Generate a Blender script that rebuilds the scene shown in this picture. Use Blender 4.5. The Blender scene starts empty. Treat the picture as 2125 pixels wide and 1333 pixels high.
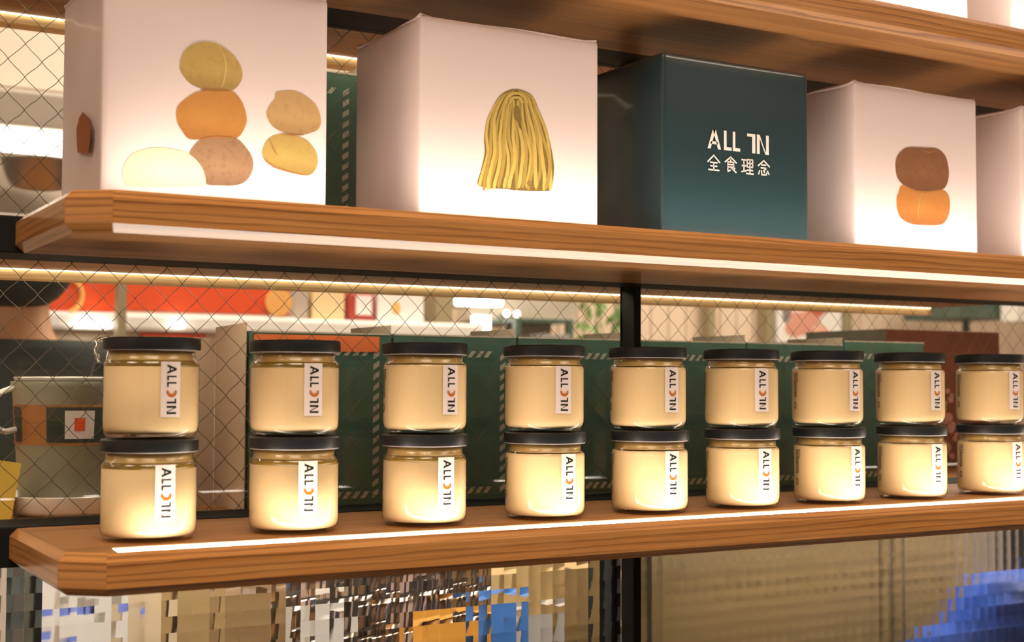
import bpy, bmesh, math, random
from mathutils import Vector, Matrix
random.seed(7)
S = bpy.context.scene
COL = S.collection
R = math.radians

# ------------------------------------------------------------------ camera, world, lights, exposure
IMW, IMH = 2125, 1333
FPX, YAW, PITCH, ROLL = 2847.12, 0.526083, 0.045378, 0.003809
CAM = Vector((0.0, -1.157333, 0.117763))
_f = Vector((math.sin(YAW) * math.cos(PITCH), math.cos(YAW) * math.cos(PITCH), math.sin(PITCH)))
_r0 = Vector((math.cos(YAW), -math.sin(YAW), 0)); _u0 = _r0.cross(_f)
_r = _r0 * math.cos(ROLL) + _u0 * math.sin(ROLL)
_u = _u0 * math.cos(ROLL) - _r0 * math.sin(ROLL)
cd = bpy.data.cameras.new('camera'); cam = bpy.data.objects.new('camera', cd); COL.objects.link(cam)
cam.matrix_world = Matrix(((_r.x, _u.x, -_f.x, CAM.x), (_r.y, _u.y, -_f.y, CAM.y), (_r.z, _u.z, -_f.z, CAM.z), (0, 0, 0, 1)))
cd.sensor_fit = 'HORIZONTAL'; cd.sensor_width = 36.0; cd.lens = FPX / IMW * 36.0
cd.clip_start = 0.02; cd.clip_end = 60
cd.dof.use_dof = True; cd.dof.focus_distance = 1.22; cd.dof.aperture_fstop = 8.0
S.camera = cam

def at(px, py, y):
    """point of the picture on the upright plane at depth y"""
    d = _f + _r * ((px - IMW / 2) / FPX) - _u * ((py - IMH / 2) / FPX)
    return CAM + d * ((y - CAM.y) / d.y)

w = bpy.data.worlds.new('world'); S.world = w; w.use_nodes = True
w.node_tree.nodes['Background'].inputs[0].default_value = (1.0, 0.80, 0.64, 1)
w.node_tree.nodes['Background'].inputs[1].default_value = 0.11

def area(name, loc, size, power, color, rot=(0, 0, 0), sizey=None):
    l = bpy.data.lights.new(name, 'AREA'); l.energy = power; l.color = color
    l.shape = 'RECTANGLE'; l.size = size; l.size_y = sizey or size
    o = bpy.data.objects.new(name, l); COL.objects.link(o); o.location = loc; o.rotation_euler = rot
    return o
WARM = (1.0, 0.80, 0.62)
area('shop_ceiling_light_front', (-0.2, -1.9, 1.68), 1.2, 44, WARM)
area('shop_ceiling_light_front_far', (2.2, -1.7, 1.68), 1.2, 40, WARM)
area('end_fill_light', (-1.9, -0.9, 1.68), 1.0, 34, WARM)  # added fill lamp, brightens the left faces of the boxes
area('shop_ceiling_light_back', (1.2, 1.5, 1.68), 1.6, 60, (1.0, 0.85, 0.70))
area('shop_ceiling_light_back_far', (3.4, 1.6, 1.68), 1.6, 84, (1.0, 0.85, 0.68))
STRIP = 17.0      # radiance of the shelf light strips

S.view_settings.view_transform = 'Standard'; S.view_settings.look = 'None'
S.view_settings.gamma = 1.0; S.view_settings.use_curve_mapping = False
S.view_settings.exposure = 0.0

# ------------------------------------------------------------------ mesh and tag helpers
class MB:
    def __init__(s): s.v = []; s.f = []
    def add(s, vs, fs):
        b = len(s.v); s.v += [tuple(p) for p in vs]; s.f += [tuple(i + b for i in f) for f in fs]; return s
    def box(s, x0, x1, y0, y1, z0, z1):
        return s.add([(x, y, z) for z in (z0, z1) for y in (y0, y1) for x in (x0, x1)],
                     [(0, 2, 3, 1), (4, 5, 7, 6), (0, 1, 5, 4), (1, 3, 7, 5), (3, 2, 6, 7), (2, 0, 4, 6)])
    def prism(s, poly, axis, a, b):
        """extrude a 2D polygon along an axis (0=x:(y,z) 1=y:(x,z) 2=z:(x,y))"""
        n = len(poly)
        def P(p, t):
            return (t, p[0], p[1]) if axis == 0 else ((p[0], t, p[1]) if axis == 1 else (p[0], p[1], t))
        vs = [P(p, a) for p in poly] + [P(p, b) for p in poly]
        return s.add(vs, [tuple(range(n))[::-1], tuple(range(n, 2 * n))] + [(i, (i + 1) % n, n + (i + 1) % n, n + i) for i in range(n)])
    def lathe(s, prof, n=48, c=(0, 0, 0), cap0=False, cap1=False):
        vs = []; fs = []
        for (r, z) in prof:
            for k in range(n):
                a = 2 * math.pi * k / n; vs.append((c[0] + r * math.cos(a), c[1] + r * math.sin(a), c[2] + z))
        for i in range(len(prof) - 1):
            for k in range(n):
                fs.append((i * n + k, i * n + (k + 1) % n, (i + 1) * n + (k + 1) % n, (i + 1) * n + k))
        if cap0: fs.append(tuple(range(n))[::-1])
        if cap1: fs.append(tuple(range((len(prof) - 1) * n, len(prof) * n)))
        return s.add(vs, fs)
    def tube(s, pts, r, n=6, closed=False):
        pts = [Vector(p) for p in pts]; vs = []; fs = []; m = len(pts); ref = None
        for i, p in enumerate(pts):
            if closed: t = pts[(i + 1) % m] - pts[i - 1]
            else: t = pts[min(i + 1, m - 1)] - pts[max(i - 1, 0)]
            t.normalize()
            if ref is None: ref = Vector((0, 0, 1)) if abs(t.z) < .9 else Vector((0, 1, 0))
            a = (ref - t * ref.dot(t)).normalized(); b = t.cross(a); ref = a
            rr = r[i] if isinstance(r, (list, tuple)) else r
            for k in range(n):
                g = 2 * math.pi * k / n; vs.append(p + a * (rr * math.cos(g)) + b * (rr * math.sin(g)))
        for i in range(m if closed else m - 1):
            j = (i + 1) % m
            for k in range(n): fs.append((i * n + k, i * n + (k + 1) % n, j * n + (k + 1) % n, j * n + k))
        if not closed: fs += [tuple(range(n))[::-1], tuple(range((m - 1) * n, m * n))]
        return s.add(vs, fs)
    def ball(s, c, rad, n=20, m=12, fn=None):
        vs = []; fs = []
        for i in range(m + 1):
            th = math.pi * i / m
            for k in range(n):
                a = 2 * math.pi * k / n
                d = Vector((math.sin(th) * math.cos(a), math.sin(th) * math.sin(a), math.cos(th)))
                q = fn(d) if fn else 1.0
                vs.append((c[0] + d.x * rad[0] * q, c[1] + d.y * rad[1] * q, c[2] + d.z * rad[2] * q))
        for i in range(m):
            for k in range(n): fs.append((i * n + k, (i + 1) * n + k, (i + 1) * n + (k + 1) % n, i * n + (k + 1) % n))
        return s.add(vs, fs)
    def mesh(s, name, off=(0, 0, 0)):
        me = bpy.data.meshes.new(name)
        me.from_pydata([(a - off[0], b - off[1], c - off[2]) for a, b, c in s.v], [], s.f)
        bm = bmesh.new(); bm.from_mesh(me)
        bmesh.ops.remove_doubles(bm, verts=bm.verts, dist=1e-6)
        bmesh.ops.recalc_face_normals(bm, faces=bm.faces); bm.to_mesh(me); bm.free()
        me.update(); return me

def wloc(o):
    v = Vector((0, 0, 0))
    while o is not None: v += o.location; o = o.parent
    return v
def link(name, me, mat, parent=None, smooth=None, bevel=0):
    o = bpy.data.objects.new(name, me); COL.objects.link(o); o.parent = parent
    if mat is not None and not me.materials: me.materials.append(mat)
    if smooth is not None:
        for p in me.polygons: p.use_smooth = True
        try: me.set_sharp_from_angle(angle=R(smooth))
        except Exception: pass
    if bevel:
        b = o.modifiers.new('bevel', 'BEVEL'); b.width = bevel; b.segments = 2; b.limit_method = 'ANGLE'; b.angle_limit = R(50)
    return o
def build(mb, name, mat, parent=None, smooth=None, bevel=0, local=False):
    off = (0, 0, 0) if (parent is None or local) else wloc(parent)
    return link(name, mb.mesh(name, off), mat, parent, smooth, bevel)
def tag(o, label, cat, group=None, kind=None):
    o['label'] = label; o['category'] = cat
    if group: o['group'] = group
    if kind: o['kind'] = kind
    return o
def thing(name, loc, label, cat, group=None, kind=None, rz=0):
    o = bpy.data.objects.new(name, None); COL.objects.link(o); o.location = loc; o.rotation_euler = (0, 0, rz)
    o.empty_display_size = .02
    return tag(o, label, cat, group, kind)

# ------------------------------------------------------------------ materials
def srgb(r, g, b):
    f = lambda c: (c / 255 / 12.92) if c / 255 <= .04045 else ((c / 255 + .055) / 1.055) ** 2.4
    return (f(r), f(g), f(b), 1)
def newmat(name):
    m = bpy.data.materials.new(name); m.use_nodes = True
    nt = m.node_tree; return m, nt, nt.nodes['Principled BSDF']
def N(nt, t, **kw):
    n = nt.nodes.new(t)
    for k, v in kw.items(): setattr(n, k, v)
    return n
def plain(name, col, rough=.5, metal=0, coat=0, noise=.06, nscale=30, spec=.5, sheen=0, sss=0, bump=0):
    m, nt, b = newmat(name)
    tc = N(nt, 'ShaderNodeTexCoord'); no = N(nt, 'ShaderNodeTexNoise'); no.inputs['Scale'].default_value = nscale
    no.inputs['Detail'].default_value = 4
    nt.links.new(tc.outputs['Object'], no.inputs['Vector'])
    mx = N(nt, 'ShaderNodeMix', data_type='RGBA'); c = col
    mx.inputs[6].default_value = (c[0] * (1 - noise), c[1] * (1 - noise), c[2] * (1 - noise), 1)
    mx.inputs[7].default_value = (min(c[0] * (1 + noise), 1), min(c[1] * (1 + noise), 1), min(c[2] * (1 + noise), 1), 1)
    nt.links.new(no.outputs['Fac'], mx.inputs[0]); nt.links.new(mx.outputs[2], b.inputs['Base Color'])
    b.inputs['Roughness'].default_value = rough; b.inputs['Metallic'].default_value = metal
    b.inputs['Coat Weight'].default_value = coat; b.inputs['Coat Roughness'].default_value = .08
    b.inputs['Specular IOR Level'].default_value = spec
    if sheen: b.inputs['Sheen Weight'].default_value = sheen
    if sss:
        b.inputs['Subsurface Weight'].default_value = sss; b.inputs['Subsurface Radius'].default_value = (.006, .004, .0025)
        b.inputs['Subsurface Scale'].default_value = 1
    if bump:
        bp = N(nt, 'ShaderNodeBump'); bp.inputs['Strength'].default_value = bump; bp.inputs['Distance'].default_value = .002
        nt.links.new(no.outputs['Fac'], bp.inputs['Height']); nt.links.new(bp.outputs[0], b.inputs['Normal'])
    return m
def emit(name, col, st):
    m, nt, b = newmat(name)
    b.inputs['Base Color'].default_value = (.8, .8, .8, 1)
    b.inputs['Emission Color'].default_value = col; b.inputs['Emission Strength'].default_value = st
    return m
def wood(name, dark, mid, light, along=0, rough=.38, ring=1.0, coat=.62):
    m, nt, b = newmat(name)
    tc = N(nt, 'ShaderNodeTexCoord'); mp = N(nt, 'ShaderNodeMapping')
    sc = [55, 55, 55]; sc[along] = 3.2
    mp.inputs['Scale'].default_value = sc
    nt.links.new(tc.outputs['Object'], mp.inputs[0])
    n1 = N(nt, 'ShaderNodeTexNoise'); n1.inputs['Scale'].default_value = 1.0; n1.inputs['Detail'].default_value = 6; n1.inputs['Roughness'].default_value = .6
    nt.links.new(mp.outputs[0], n1.inputs['Vector'])
    mp2 = N(nt, 'ShaderNodeMapping'); sc2 = [30, 30, 30]; sc2[along] = 2.0; mp2.inputs['Scale'].default_value = sc2
    mp2.inputs['Rotation'].default_value = (R(4), R(5), R(3)) if along == 0 else (R(4), R(3), R(5))
    nt.links.new(tc.outputs['Object'], mp2.inputs[0])
    wv = N(nt, 'ShaderNodeTexWave', wave_type='BANDS', bands_direction='Z' if along != 2 else 'X', wave_profile='SAW')
    wv.inputs['Scale'].default_value = 1.9 * ring; wv.inputs['Distortion'].default_value = 5.5; wv.inputs['Detail'].default_value = 3
    wv.inputs['Detail Scale'].default_value = 1.1
    nt.links.new(mp2.outputs[0], wv.inputs['Vector'])
    mp3 = N(nt, 'ShaderNodeMapping'); sc3 = [420, 420, 420]; sc3[along] = 9; mp3.inputs['Scale'].default_value = sc3
    nt.links.new(tc.outputs['Object'], mp3.inputs[0])
    n3 = N(nt, 'ShaderNodeTexNoise'); n3.inputs['Scale'].default_value = 1; n3.inputs['Detail'].default_value = 2
    nt.links.new(mp3.outputs[0], n3.inputs['Vector'])
    r1 = N(nt, 'ShaderNodeValToRGB'); e = r1.color_ramp.elements
    e[0].position = .1; e[0].color = mid; e[1].position = 1; e[1].color = dark
    x = e.new(.62); x.color = mid
    nt.links.new(wv.outputs['Fac'], r1.inputs[0])
    r2 = N(nt, 'ShaderNodeMix', data_type='RGBA'); r2.inputs[7].default_value = light
    mr = N(nt, 'ShaderNodeMapRange'); mr.inputs[1].default_value = .4; mr.inputs[2].default_value = .72
    mr.inputs[3].default_value = 0; mr.inputs[4].default_value = .75
    nt.links.new(n1.outputs['Fac'], mr.inputs[0]); nt.links.new(mr.outputs[0], r2.inputs[0]); nt.links.new(r1.outputs[0], r2.inputs[6])
    r3 = N(nt, 'ShaderNodeMix', data_type='RGBA', blend_type='MULTIPLY')
    mr3 = N(nt, 'ShaderNodeMapRange'); mr3.inputs[1].default_value = .35; mr3.inputs[2].default_value = .6; mr3.inputs[3].default_value = .30; mr3.inputs[4].default_value = 0
    nt.links.new(n3.outputs['Fac'], mr3.inputs[0]); nt.links.new(mr3.outputs[0], r3.inputs[0])
    r3.inputs[7].default_value = (.35, .25, .18, 1)
    nt.links.new(r2.outputs[2], r3.inputs[6]); nt.links.new(r3.outputs[2], b.inputs['Base Color'])
    b.inputs['Roughness'].default_value = rough; b.inputs['Specular IOR Level'].default_value = .4
    b.inputs['Coat Weight'].default_value = coat; b.inputs['Coat Roughness'].default_value = .13; b.inputs['Coat IOR'].default_value = 1.5
    return m
def thinglass(name, tint=(.97, .98, .97, 1), gloss=1.0, rough=.02, ior=1.5):
    m, nt, b = newmat(name); nt.nodes.remove(b); out = nt.nodes['Material Output']
    tr = N(nt, 'ShaderNodeBsdfTransparent'); tr.inputs[0].default_value = tint
    gl = N(nt, 'ShaderNodeBsdfGlossy'); gl.inputs['Roughness'].default_value = rough
    fr = N(nt, 'ShaderNodeLayerWeight'); fr.inputs[0].default_value = .5
    pw = N(nt, 'ShaderNodeMath', operation='POWER'); pw.inputs[1].default_value = 4.0
    nt.links.new(fr.outputs['Facing'], pw.inputs[0])
    mu = N(nt, 'ShaderNodeMath', operation='MULTIPLY_ADD'); mu.inputs[1].default_value = .85 * gloss; mu.inputs[2].default_value = .04 * gloss
    mx = N(nt, 'ShaderNodeMixShader')
    nt.links.new(pw.outputs[0], mu.inputs[0]); nt.links.new(mu.outputs[0], mx.inputs[0])
    nt.links.new(tr.outputs[0], mx.inputs[1]); nt.links.new(gl.outputs[0], mx.inputs[2]); nt.links.new(mx.outputs[0], out.inputs[0])
    return m
def printed(name, edge, centre, speck=.1, off=(0, 0, 0), rough=.6, under=.5):
    """flat ink: a printed picture of a bun, lighter in the middle"""
    m, nt, b = newmat(name)
    tc = N(nt, 'ShaderNodeTexCoord'); mp = N(nt, 'ShaderNodeMapping')
    mp.inputs['Location'].default_value = (-.5 + off[0], -.5, -.5 + off[2]); mp.inputs['Scale'].default_value = (1, .01, 1)
    nt.links.new(tc.outputs['Generated'], mp.inputs[0])
    ln = N(nt, 'ShaderNodeVectorMath', operation='LENGTH'); nt.links.new(mp.outputs[0], ln.inputs[0])
    mr = N(nt, 'ShaderNodeMapRange'); mr.interpolation_type = 'SMOOTHSTEP'
    mr.inputs[1].default_value = .18; mr.inputs[2].default_value = .58
    nt.links.new(ln.outputs['Value'], mr.inputs[0])
    mx = N(nt, 'ShaderNodeMix', data_type='RGBA'); mx.inputs[6].default_value = centre; mx.inputs[7].default_value = edge
    nt.links.new(mr.outputs[0], mx.inputs[0])
    no = N(nt, 'ShaderNodeTexNoise'); no.inputs['Scale'].default_value = 260; no.inputs['Detail'].default_value = 5
    nt.links.new(tc.outputs['Object'], no.inputs['Vector'])
    m2 = N(nt, 'ShaderNodeMix', data_type='RGBA', blend_type='MULTIPLY'); m2.inputs[7].default_value = (.55, .45, .35, 1)
    mr2 = N(nt, 'ShaderNodeMapRange'); mr2.inputs[1].default_value = .5; mr2.inputs[2].default_value = .8; mr2.inputs[4].default_value = speck * 4
    nt.links.new(no.outputs['Fac'], mr2.inputs[0]); nt.links.new(mr2.outputs[0], m2.inputs[0])
    nt.links.new(mx.outputs[2], m2.inputs[6])
    # the photographed bun's own modelling, as printed: darker towards its lower edge
    sx = N(nt, 'ShaderNodeSeparateXYZ'); nt.links.new(tc.outputs['Generated'], sx.inputs[0])
    mr3 = N(nt, 'ShaderNodeMapRange'); mr3.interpolation_type = 'SMOOTHSTEP'
    mr3.inputs[1].default_value = 0; mr3.inputs[2].default_value = .42; mr3.inputs[3].default_value = under; mr3.inputs[4].default_value = 0
    nt.links.new(sx.outputs['Z'], mr3.inputs[0])
    m3 = N(nt, 'ShaderNodeMix', data_type='RGBA', blend_type='MULTIPLY'); m3.inputs[7].default_value = (.42, .30, .20, 1)
    nt.links.new(mr3.outputs[0], m3.inputs[0]); nt.links.new(m2.outputs[2], m3.inputs[6]); nt.links.new(m3.outputs[2], b.inputs['Base Color'])
    b.inputs['Roughness'].default_value = rough
    return m

M = {}
M['oak'] = wood('oak', srgb(122, 70, 30), srgb(200, 136, 70), srgb(216, 158, 94))
M['oak_y'] = wood('oak_end', srgb(146, 90, 42), srgb(192, 130, 68), srgb(208, 150, 88), along=1)
M['oak_panel'] = wood('oak_panel', srgb(132, 86, 42), srgb(164, 112, 60), srgb(180, 128, 74), ring=.5, rough=.5, coat=.05)
M['maple'] = wood('maple', srgb(226, 184, 120), srgb(242, 206, 144), srgb(248, 220, 164), ring=.5, rough=.5, coat=0)
M['steel'] = plain('black_steel', srgb(22, 24, 24), rough=.65, noise=.12, nscale=60, spec=.2)
M['strip'] = emit('led_diffuser', (1.0, .88, .75, 1), STRIP)
M['farfill'] = emit('far_fill_glow', (1, .86, .66, 1), 48.0)  # glow of the added strip hidden behind the rail
M['farfill2'] = emit('far_led_lip', (1, .84, .66, 1), 3.6)
M['pane'] = thinglass('wired_glass', gloss=.8)
M['wire'] = plain('wire', srgb(92, 78, 60), rough=.5, metal=.3)
M['jarglass'] = thinglass('jar_glass', tint=(.985, .985, .97, 1), gloss=1.0, rough=.015)
M['cream'] = plain('nut_butter', srgb(230, 200, 150), rough=.55, noise=.02, nscale=60, sss=.0)
M['oil'] = plain('nut_oil', srgb(128, 100, 38), rough=.15, noise=.2, nscale=120, coat=.5)
M['smear'] = plain('nut_butter_smear', srgb(186, 152, 86), rough=.3, noise=.25, nscale=160, coat=.4)
M['lid'] = plain('lid_black', srgb(22, 24, 26), rough=.4, noise=.06, nscale=80)
M['rim'] = plain('lid_liner', srgb(176, 164, 156), rough=.35)
M['paperwhite'] = plain('label_paper', srgb(222, 208, 202), rough=.7, noise=.01, spec=.2)
M['ink'] = plain('label_ink', srgb(38, 40, 38), rough=.9, noise=.02, spec=.05)
M['nut'] = plain('cashew_ink', srgb(184, 104, 44), rough=.9, noise=.25, nscale=700, spec=.05)
M['white'] = plain('white_gloss_paper', srgb(216, 198, 193), rough=.42, noise=.008, nscale=20, coat=.1)
M['whitefilm'] = plain('white_film', srgb(232, 220, 212), rough=.3, noise=.02, nscale=14, coat=.6)
M['teal'] = plain('teal_gloss_paper', srgb(30, 52, 56), rough=.35, noise=.02, nscale=30, coat=.5)
M['pink_white'] = plain('pale_print', srgb(236, 226, 220), rough=.6, noise=.01)
M['bagG'] = plain('bag_green', srgb(58, 92, 76), rough=.5, noise=.05)
M['bagIn'] = plain('bag_kraft_grey', srgb(168, 150, 130), rough=.7, noise=.04)
M['stripe'] = plain('bag_stripe', srgb(176, 166, 146), rough=.6, noise=.04)
M['orange'] = plain('orange_print', srgb(222, 112, 50), rough=.6)
M['kraft'] = plain('kraft', srgb(186, 160, 134), rough=.75, noise=.05)
M['carton'] = plain('brown_carton', srgb(128, 68, 34), rough=.6)
M['cartonside'] = plain('carton_side', srgb(92, 92, 80), rough=.6)
M['pinkp'] = plain('pink_print', srgb(214, 150, 130), rough=.6)
M['red'] = plain('red_sign', srgb(228, 82, 36), rough=.4, noise=.03, nscale=6)
M['yellow'] = plain('yellow_logo', srgb(240, 176, 96), rough=.5)
M['cream_wall'] = plain('cream_wall', srgb(226, 206, 182), rough=.6, noise=.03, nscale=3)
M['board'] = plain('cream_board', srgb(224, 200, 176), rough=.55, noise=.03, nscale=8)
M['ceil'] = plain('ceiling_paint', srgb(232, 222, 206), rough=.8, noise=.02, nscale=3)
M['floor'] = plain('floor_stone', srgb(92, 80, 68), rough=.45, noise=.12, nscale=5)
M['olive'] = plain('olive_post', srgb(150, 136, 104), rough=.5)
M['greybeige'] = plain('grey_beige', srgb(172, 160, 146), rough=.5)
M['dgreen'] = plain('dark_green', srgb(70, 92, 80), rough=.4)
M['whitep'] = plain('white_plastic', srgb(236, 230, 224), rough=.35)
M['tubeglow'] = emit('tube_glow', (1, .9, .78, 1), 7.0)
M['leaf'] = plain('leaf', srgb(110, 148, 74), rough=.5, noise=.25, nscale=40)
M['stem'] = plain('stem', srgb(120, 126, 80), rough=.6)
M['chrome'] = plain('chrome', srgb(196, 188, 178), rough=.14, metal=1)
M['jacket'] = plain('jacket', srgb(44, 50, 44), rough=.85, noise=.1, nscale=25)
M['cap'] = plain('cap', srgb(44, 54, 48), rough=.8, noise=.1, nscale=25)
M['skin'] = plain('skin', srgb(206, 152, 110), rough=.5, noise=.04, nscale=20)
M['hair'] = plain('hair', srgb(48, 54, 46), rough=.6)
M['blue'] = plain('blue_fleece', srgb(24, 70, 162), rough=1, noise=.35, nscale=120, sheen=.4)
M['yellowp'] = plain('yellow_paper', srgb(214, 178, 70), rough=.6)
M['blackp'] = plain('black_plastic', srgb(30, 30, 30), rough=.4)

# ------------------------------------------------------------------ the setting
def struct(mb, name, mat, label, cat, **k):
    o = build(mb, name, mat, **k); return tag(o, label, cat, kind='structure')
FLOOR, CEIL = -1.10, 1.75
struct(MB().box(-3.5, 6.5, -4.0, 3.5, FLOOR - .05, FLOOR), 'floor', M['floor'], 'grey stone shop floor far below the shelves', 'floor')
struct(MB().box(-3.5, 6.5, -4.0, 3.5, CEIL, CEIL + .05), 'ceiling', M['ceil'], 'pale shop ceiling above the shelves', 'ceiling')
wall = struct(MB().box(-3.5, 6.5, 3.2, 3.3, FLOOR, CEIL), 'wall_back', M['cream_wall'], 'cream back wall of the shop beyond the wired glass', 'wall')
struct(MB().box(6.4, 6.5, -4, 3.2, FLOOR, CEIL), 'wall_right', M['cream_wall'], 'cream side wall at the far end of the shop', 'wall')
struct(MB().box(-3.5, -3.4, -4, 3.2, FLOOR, CEIL), 'wall_left', M['cream_wall'], 'cream side wall beside the till end of the shop', 'wall')
# upright boards on the back wall
PW = .085; plank = MB().box(0, PW - .006, -.02, 0, 0, 1.6).mesh('plank'); plank.materials.append(M['board'])
for k in range(38):
    o = link('plank', plank, None, wall); o.location = (2.38 + k * PW, 3.199, -.55)

# black steel frame: post and three rails
XR = 1.95
G = .052                                  # depth of the glass
POSTX = (.8388, .8482)
struct(MB().box(POSTX[0], POSTX[1], .030, .0575, FLOOR, 1.0), 'trim_1', M['steel'], 'black steel post of the glass partition', 'post', bevel=.0015)
RAILS = [(-.0315, .0012), (.2215, .2518), (.4605, .4905), (.97, 1.0)]
for i, (z0, z1) in enumerate(RAILS):
    struct(MB().box(-.9, XR, .0005, .066, z0, z1), 'trim_%d' % (2 + i), M['steel'],
           'black steel rail behind the %s oak shelf' % ('jar', 'box', 'top')[i] if i < 3 else 'highest black steel rail of the partition', 'rail', bevel=.0012)
# wired glass panes
DX, DZ = .0277, .0286
def wired(n, x0, x1, z0, z1, label):
    p = struct(MB().box(x0, x1, G, G + .005, z0, z1), 'window_%d' % n, M['pane'], label, 'window')
    m = MB()
    def wire(a, sgn):
        # x = a + sgn*(z-.22)*DX/DZ
        pts = []
        steps = int((z1 - z0) / (DZ / 8)) + 1
        for k in range(steps + 1):
            z = z0 + (z1 - z0) * k / steps
            x = a + sgn * (z - .22) * DX / DZ
            ph = ((z - .22) / DZ * 2) % 1.0
            x += .0005 * sgn * math.sin(2 * math.pi * ph) * -1
            x += .0003 * math.sin(x * 171 + z * 260)
            if x0 < x < x1: pts.append((x, G + .0025, z))
        if len(pts) > 2: m.tube(pts, .00030, 4)
    k0 = int((x0 - (z1 - z0) - .2363) / DX) - 12; k1 = int((x1 + (z1 - z0) - .2363) / DX) + 12
    for k in range(k0, k1):
        wire(.2363 + k * DX, 1); wire(.2363 + k * DX, -1)
    o = build(m, 'wire_mesh', M['wire'], p, local=True); o['kind'] = 'stuff'
    return p
wired(1, -.4, POSTX[0], .0012, .2215, 'diamond wired glass pane behind the jars, cut corner side of the post')
wired(2, POSTX[1], XR - .2, .0012, .2215, 'diamond wired glass pane behind the jars, far side of the post')
wired(3, -.4, POSTX[0], .2518, .4605, 'diamond wired glass pane behind the printed boxes, cut corner side of the post')
wired(4, POSTX[1], XR - .2, .2518, .4605, 'diamond wired glass pane behind the printed boxes, far side of the post')

# pressed square-tile glass below the lower rail
TS = .0145
mglass, nt, b = newmat('pressed_glass')
b.inputs['Base Color'].default_value = (.97, .96, .93, 1); b.inputs['Transmission Weight'].default_value = 1
b.inputs['Roughness'].default_value = .015; b.inputs['IOR'].default_value = 1.46
def tile_faces(sag, n=4, seed=0):
    rnd = random.Random(seed); m = MB(); vs = []; fs = []
    tx, tz = rnd.uniform(-.035, .035), rnd.uniform(-.035, .035)
    for j in range(n + 1):
        for i in range(n + 1):
            u, v = i / n * 2 - 1, j / n * 2 - 1
            vs.append((u * TS / 2, -sag * (1 - u * u) * .5 - sag * (1 - v * v) * .5 + (tx * u + tz * v) * TS / 2, v * TS / 2))
    for j in range(n):
        for i in range(n): a = j * (n + 1) + i; fs.append((a, a + 1, a + n + 2, a + n + 1))
    m.add(vs, fs)
    h = TS / 2; m.add([(-h, .005, -h), (-h, .005, h), (h, .005, h), (h, .005, -h)], [(0, 1, 2, 3)])
    return m
TILES = []
for k in range(6):
    mb = tile_faces(.0007, seed=k)
    me = bpy.data.meshes.new('glass_tile'); me.from_pydata(mb.v, [], mb.f); me.update()
    for p in me.polygons: p.use_smooth = True
    me.materials.append(mglass); TILES.append(me)
zt = -.0315
NX = int((POSTX[0] - .0) / TS) + 1
pl = thing('window_5', (0, G, FLOOR), 'pressed glass pane of small square tiles below the lower shelf, cut corner side', 'window', kind='structure')
rest = MB(); cnt = 0
for i in range(NX):
    xc = POSTX[0] - TS / 2 - i * TS
    for j in range(11):
        zc = zt - TS / 2 - j * TS
        zmin = -.092 - (xc - .2) * .093          # lowest row in view
        if .16 < xc and zc > zmin - TS * .2 and cnt < 300:
            o = link('glass_tile', TILES[(i * 7 + j * 3) % 6], None, pl); o.location = (xc, 0, zc - FLOOR); cnt += 1
        else:
            t = tile_faces(.0007, seed=(i * 7 + j * 3) % 6); rest.add([(x + xc, y + G, z + zc) for x, y, z in t.v], t.f)
mglass2, nt, b = newmat('pressed_glass_satin')
b.inputs['Base Color'].default_value = (.97, .96, .93, 1); b.inputs['Transmission Weight'].default_value = 1
b.inputs['Roughness'].default_value = .11; b.inputs['IOR'].default_value = 1.46
def opensheet(mb, name, parent, mat=None):
    me = bpy.data.meshes.new(name); off = wloc(parent)
    me.from_pydata([(a - off.x, bb - off.y, c - off.z) for a, bb, c in mb.v], [], mb.f); me.update()
    for p in me.polygons: p.use_smooth = True
    me.materials.append(mat or mglass); o = link(name, me, None, parent); o['kind'] = 'stuff'; return o
opensheet(rest, 'glass_tile_field', pl)
pr_ = thing('window_6', (1.2, G, FLOOR), 'pressed glass pane of small square tiles below the lower shelf, far side of the post', 'window', kind='structure')
rest = MB()
for i in range(60):
    for j in range(15):
        xc = POSTX[1] + TS / 2 + i * TS; zc = zt - TS / 2 - j * TS
        t = tile_faces(.0006, n=3, seed=9); rest.add([(x + xc, y + G, z + zc) for x, y, z in t.v], t.f)
opensheet(rest, 'glass_tile_field', pr_, mglass2)

# ------------------------------------------------------------------ oak shelves with light strips
C, CB, T = .006, .0072, .030
YF, YA, XL, XC = -.2025, -.180, .2075, .2350
def inset(poly, d):
    """offset an open polyline (left normal inwards)"""
    out = []
    for i, p in enumerate(poly):
        ds = []
        if i > 0: ds.append((poly[i][0] - poly[i - 1][0], poly[i][1] - poly[i - 1][1]))
        if i < len(poly) - 1: ds.append((poly[i + 1][0] - poly[i][0], poly[i + 1][1] - poly[i][1]))
        ns = []
        for (a, b2) in ds:
            l = math.hypot(a, b2); ns.append((-b2 / l, a / l))
        if len(ns) == 1: n = ns[0]; out.append((p[0] + n[0] * d, p[1] + n[1] * d))
        else:
            n = (ns[0][0] + ns[1][0], ns[0][1] + ns[1][1]); q = 1 + ns[0][0] * ns[1][0] + ns[0][1] * ns[1][1]
            out.append((p[0] + n[0] / q * d, p[1] + n[1] / q * d))
    return out
S0, S1 = -.1955, -.1690                    # light strip, front and back edge
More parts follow.
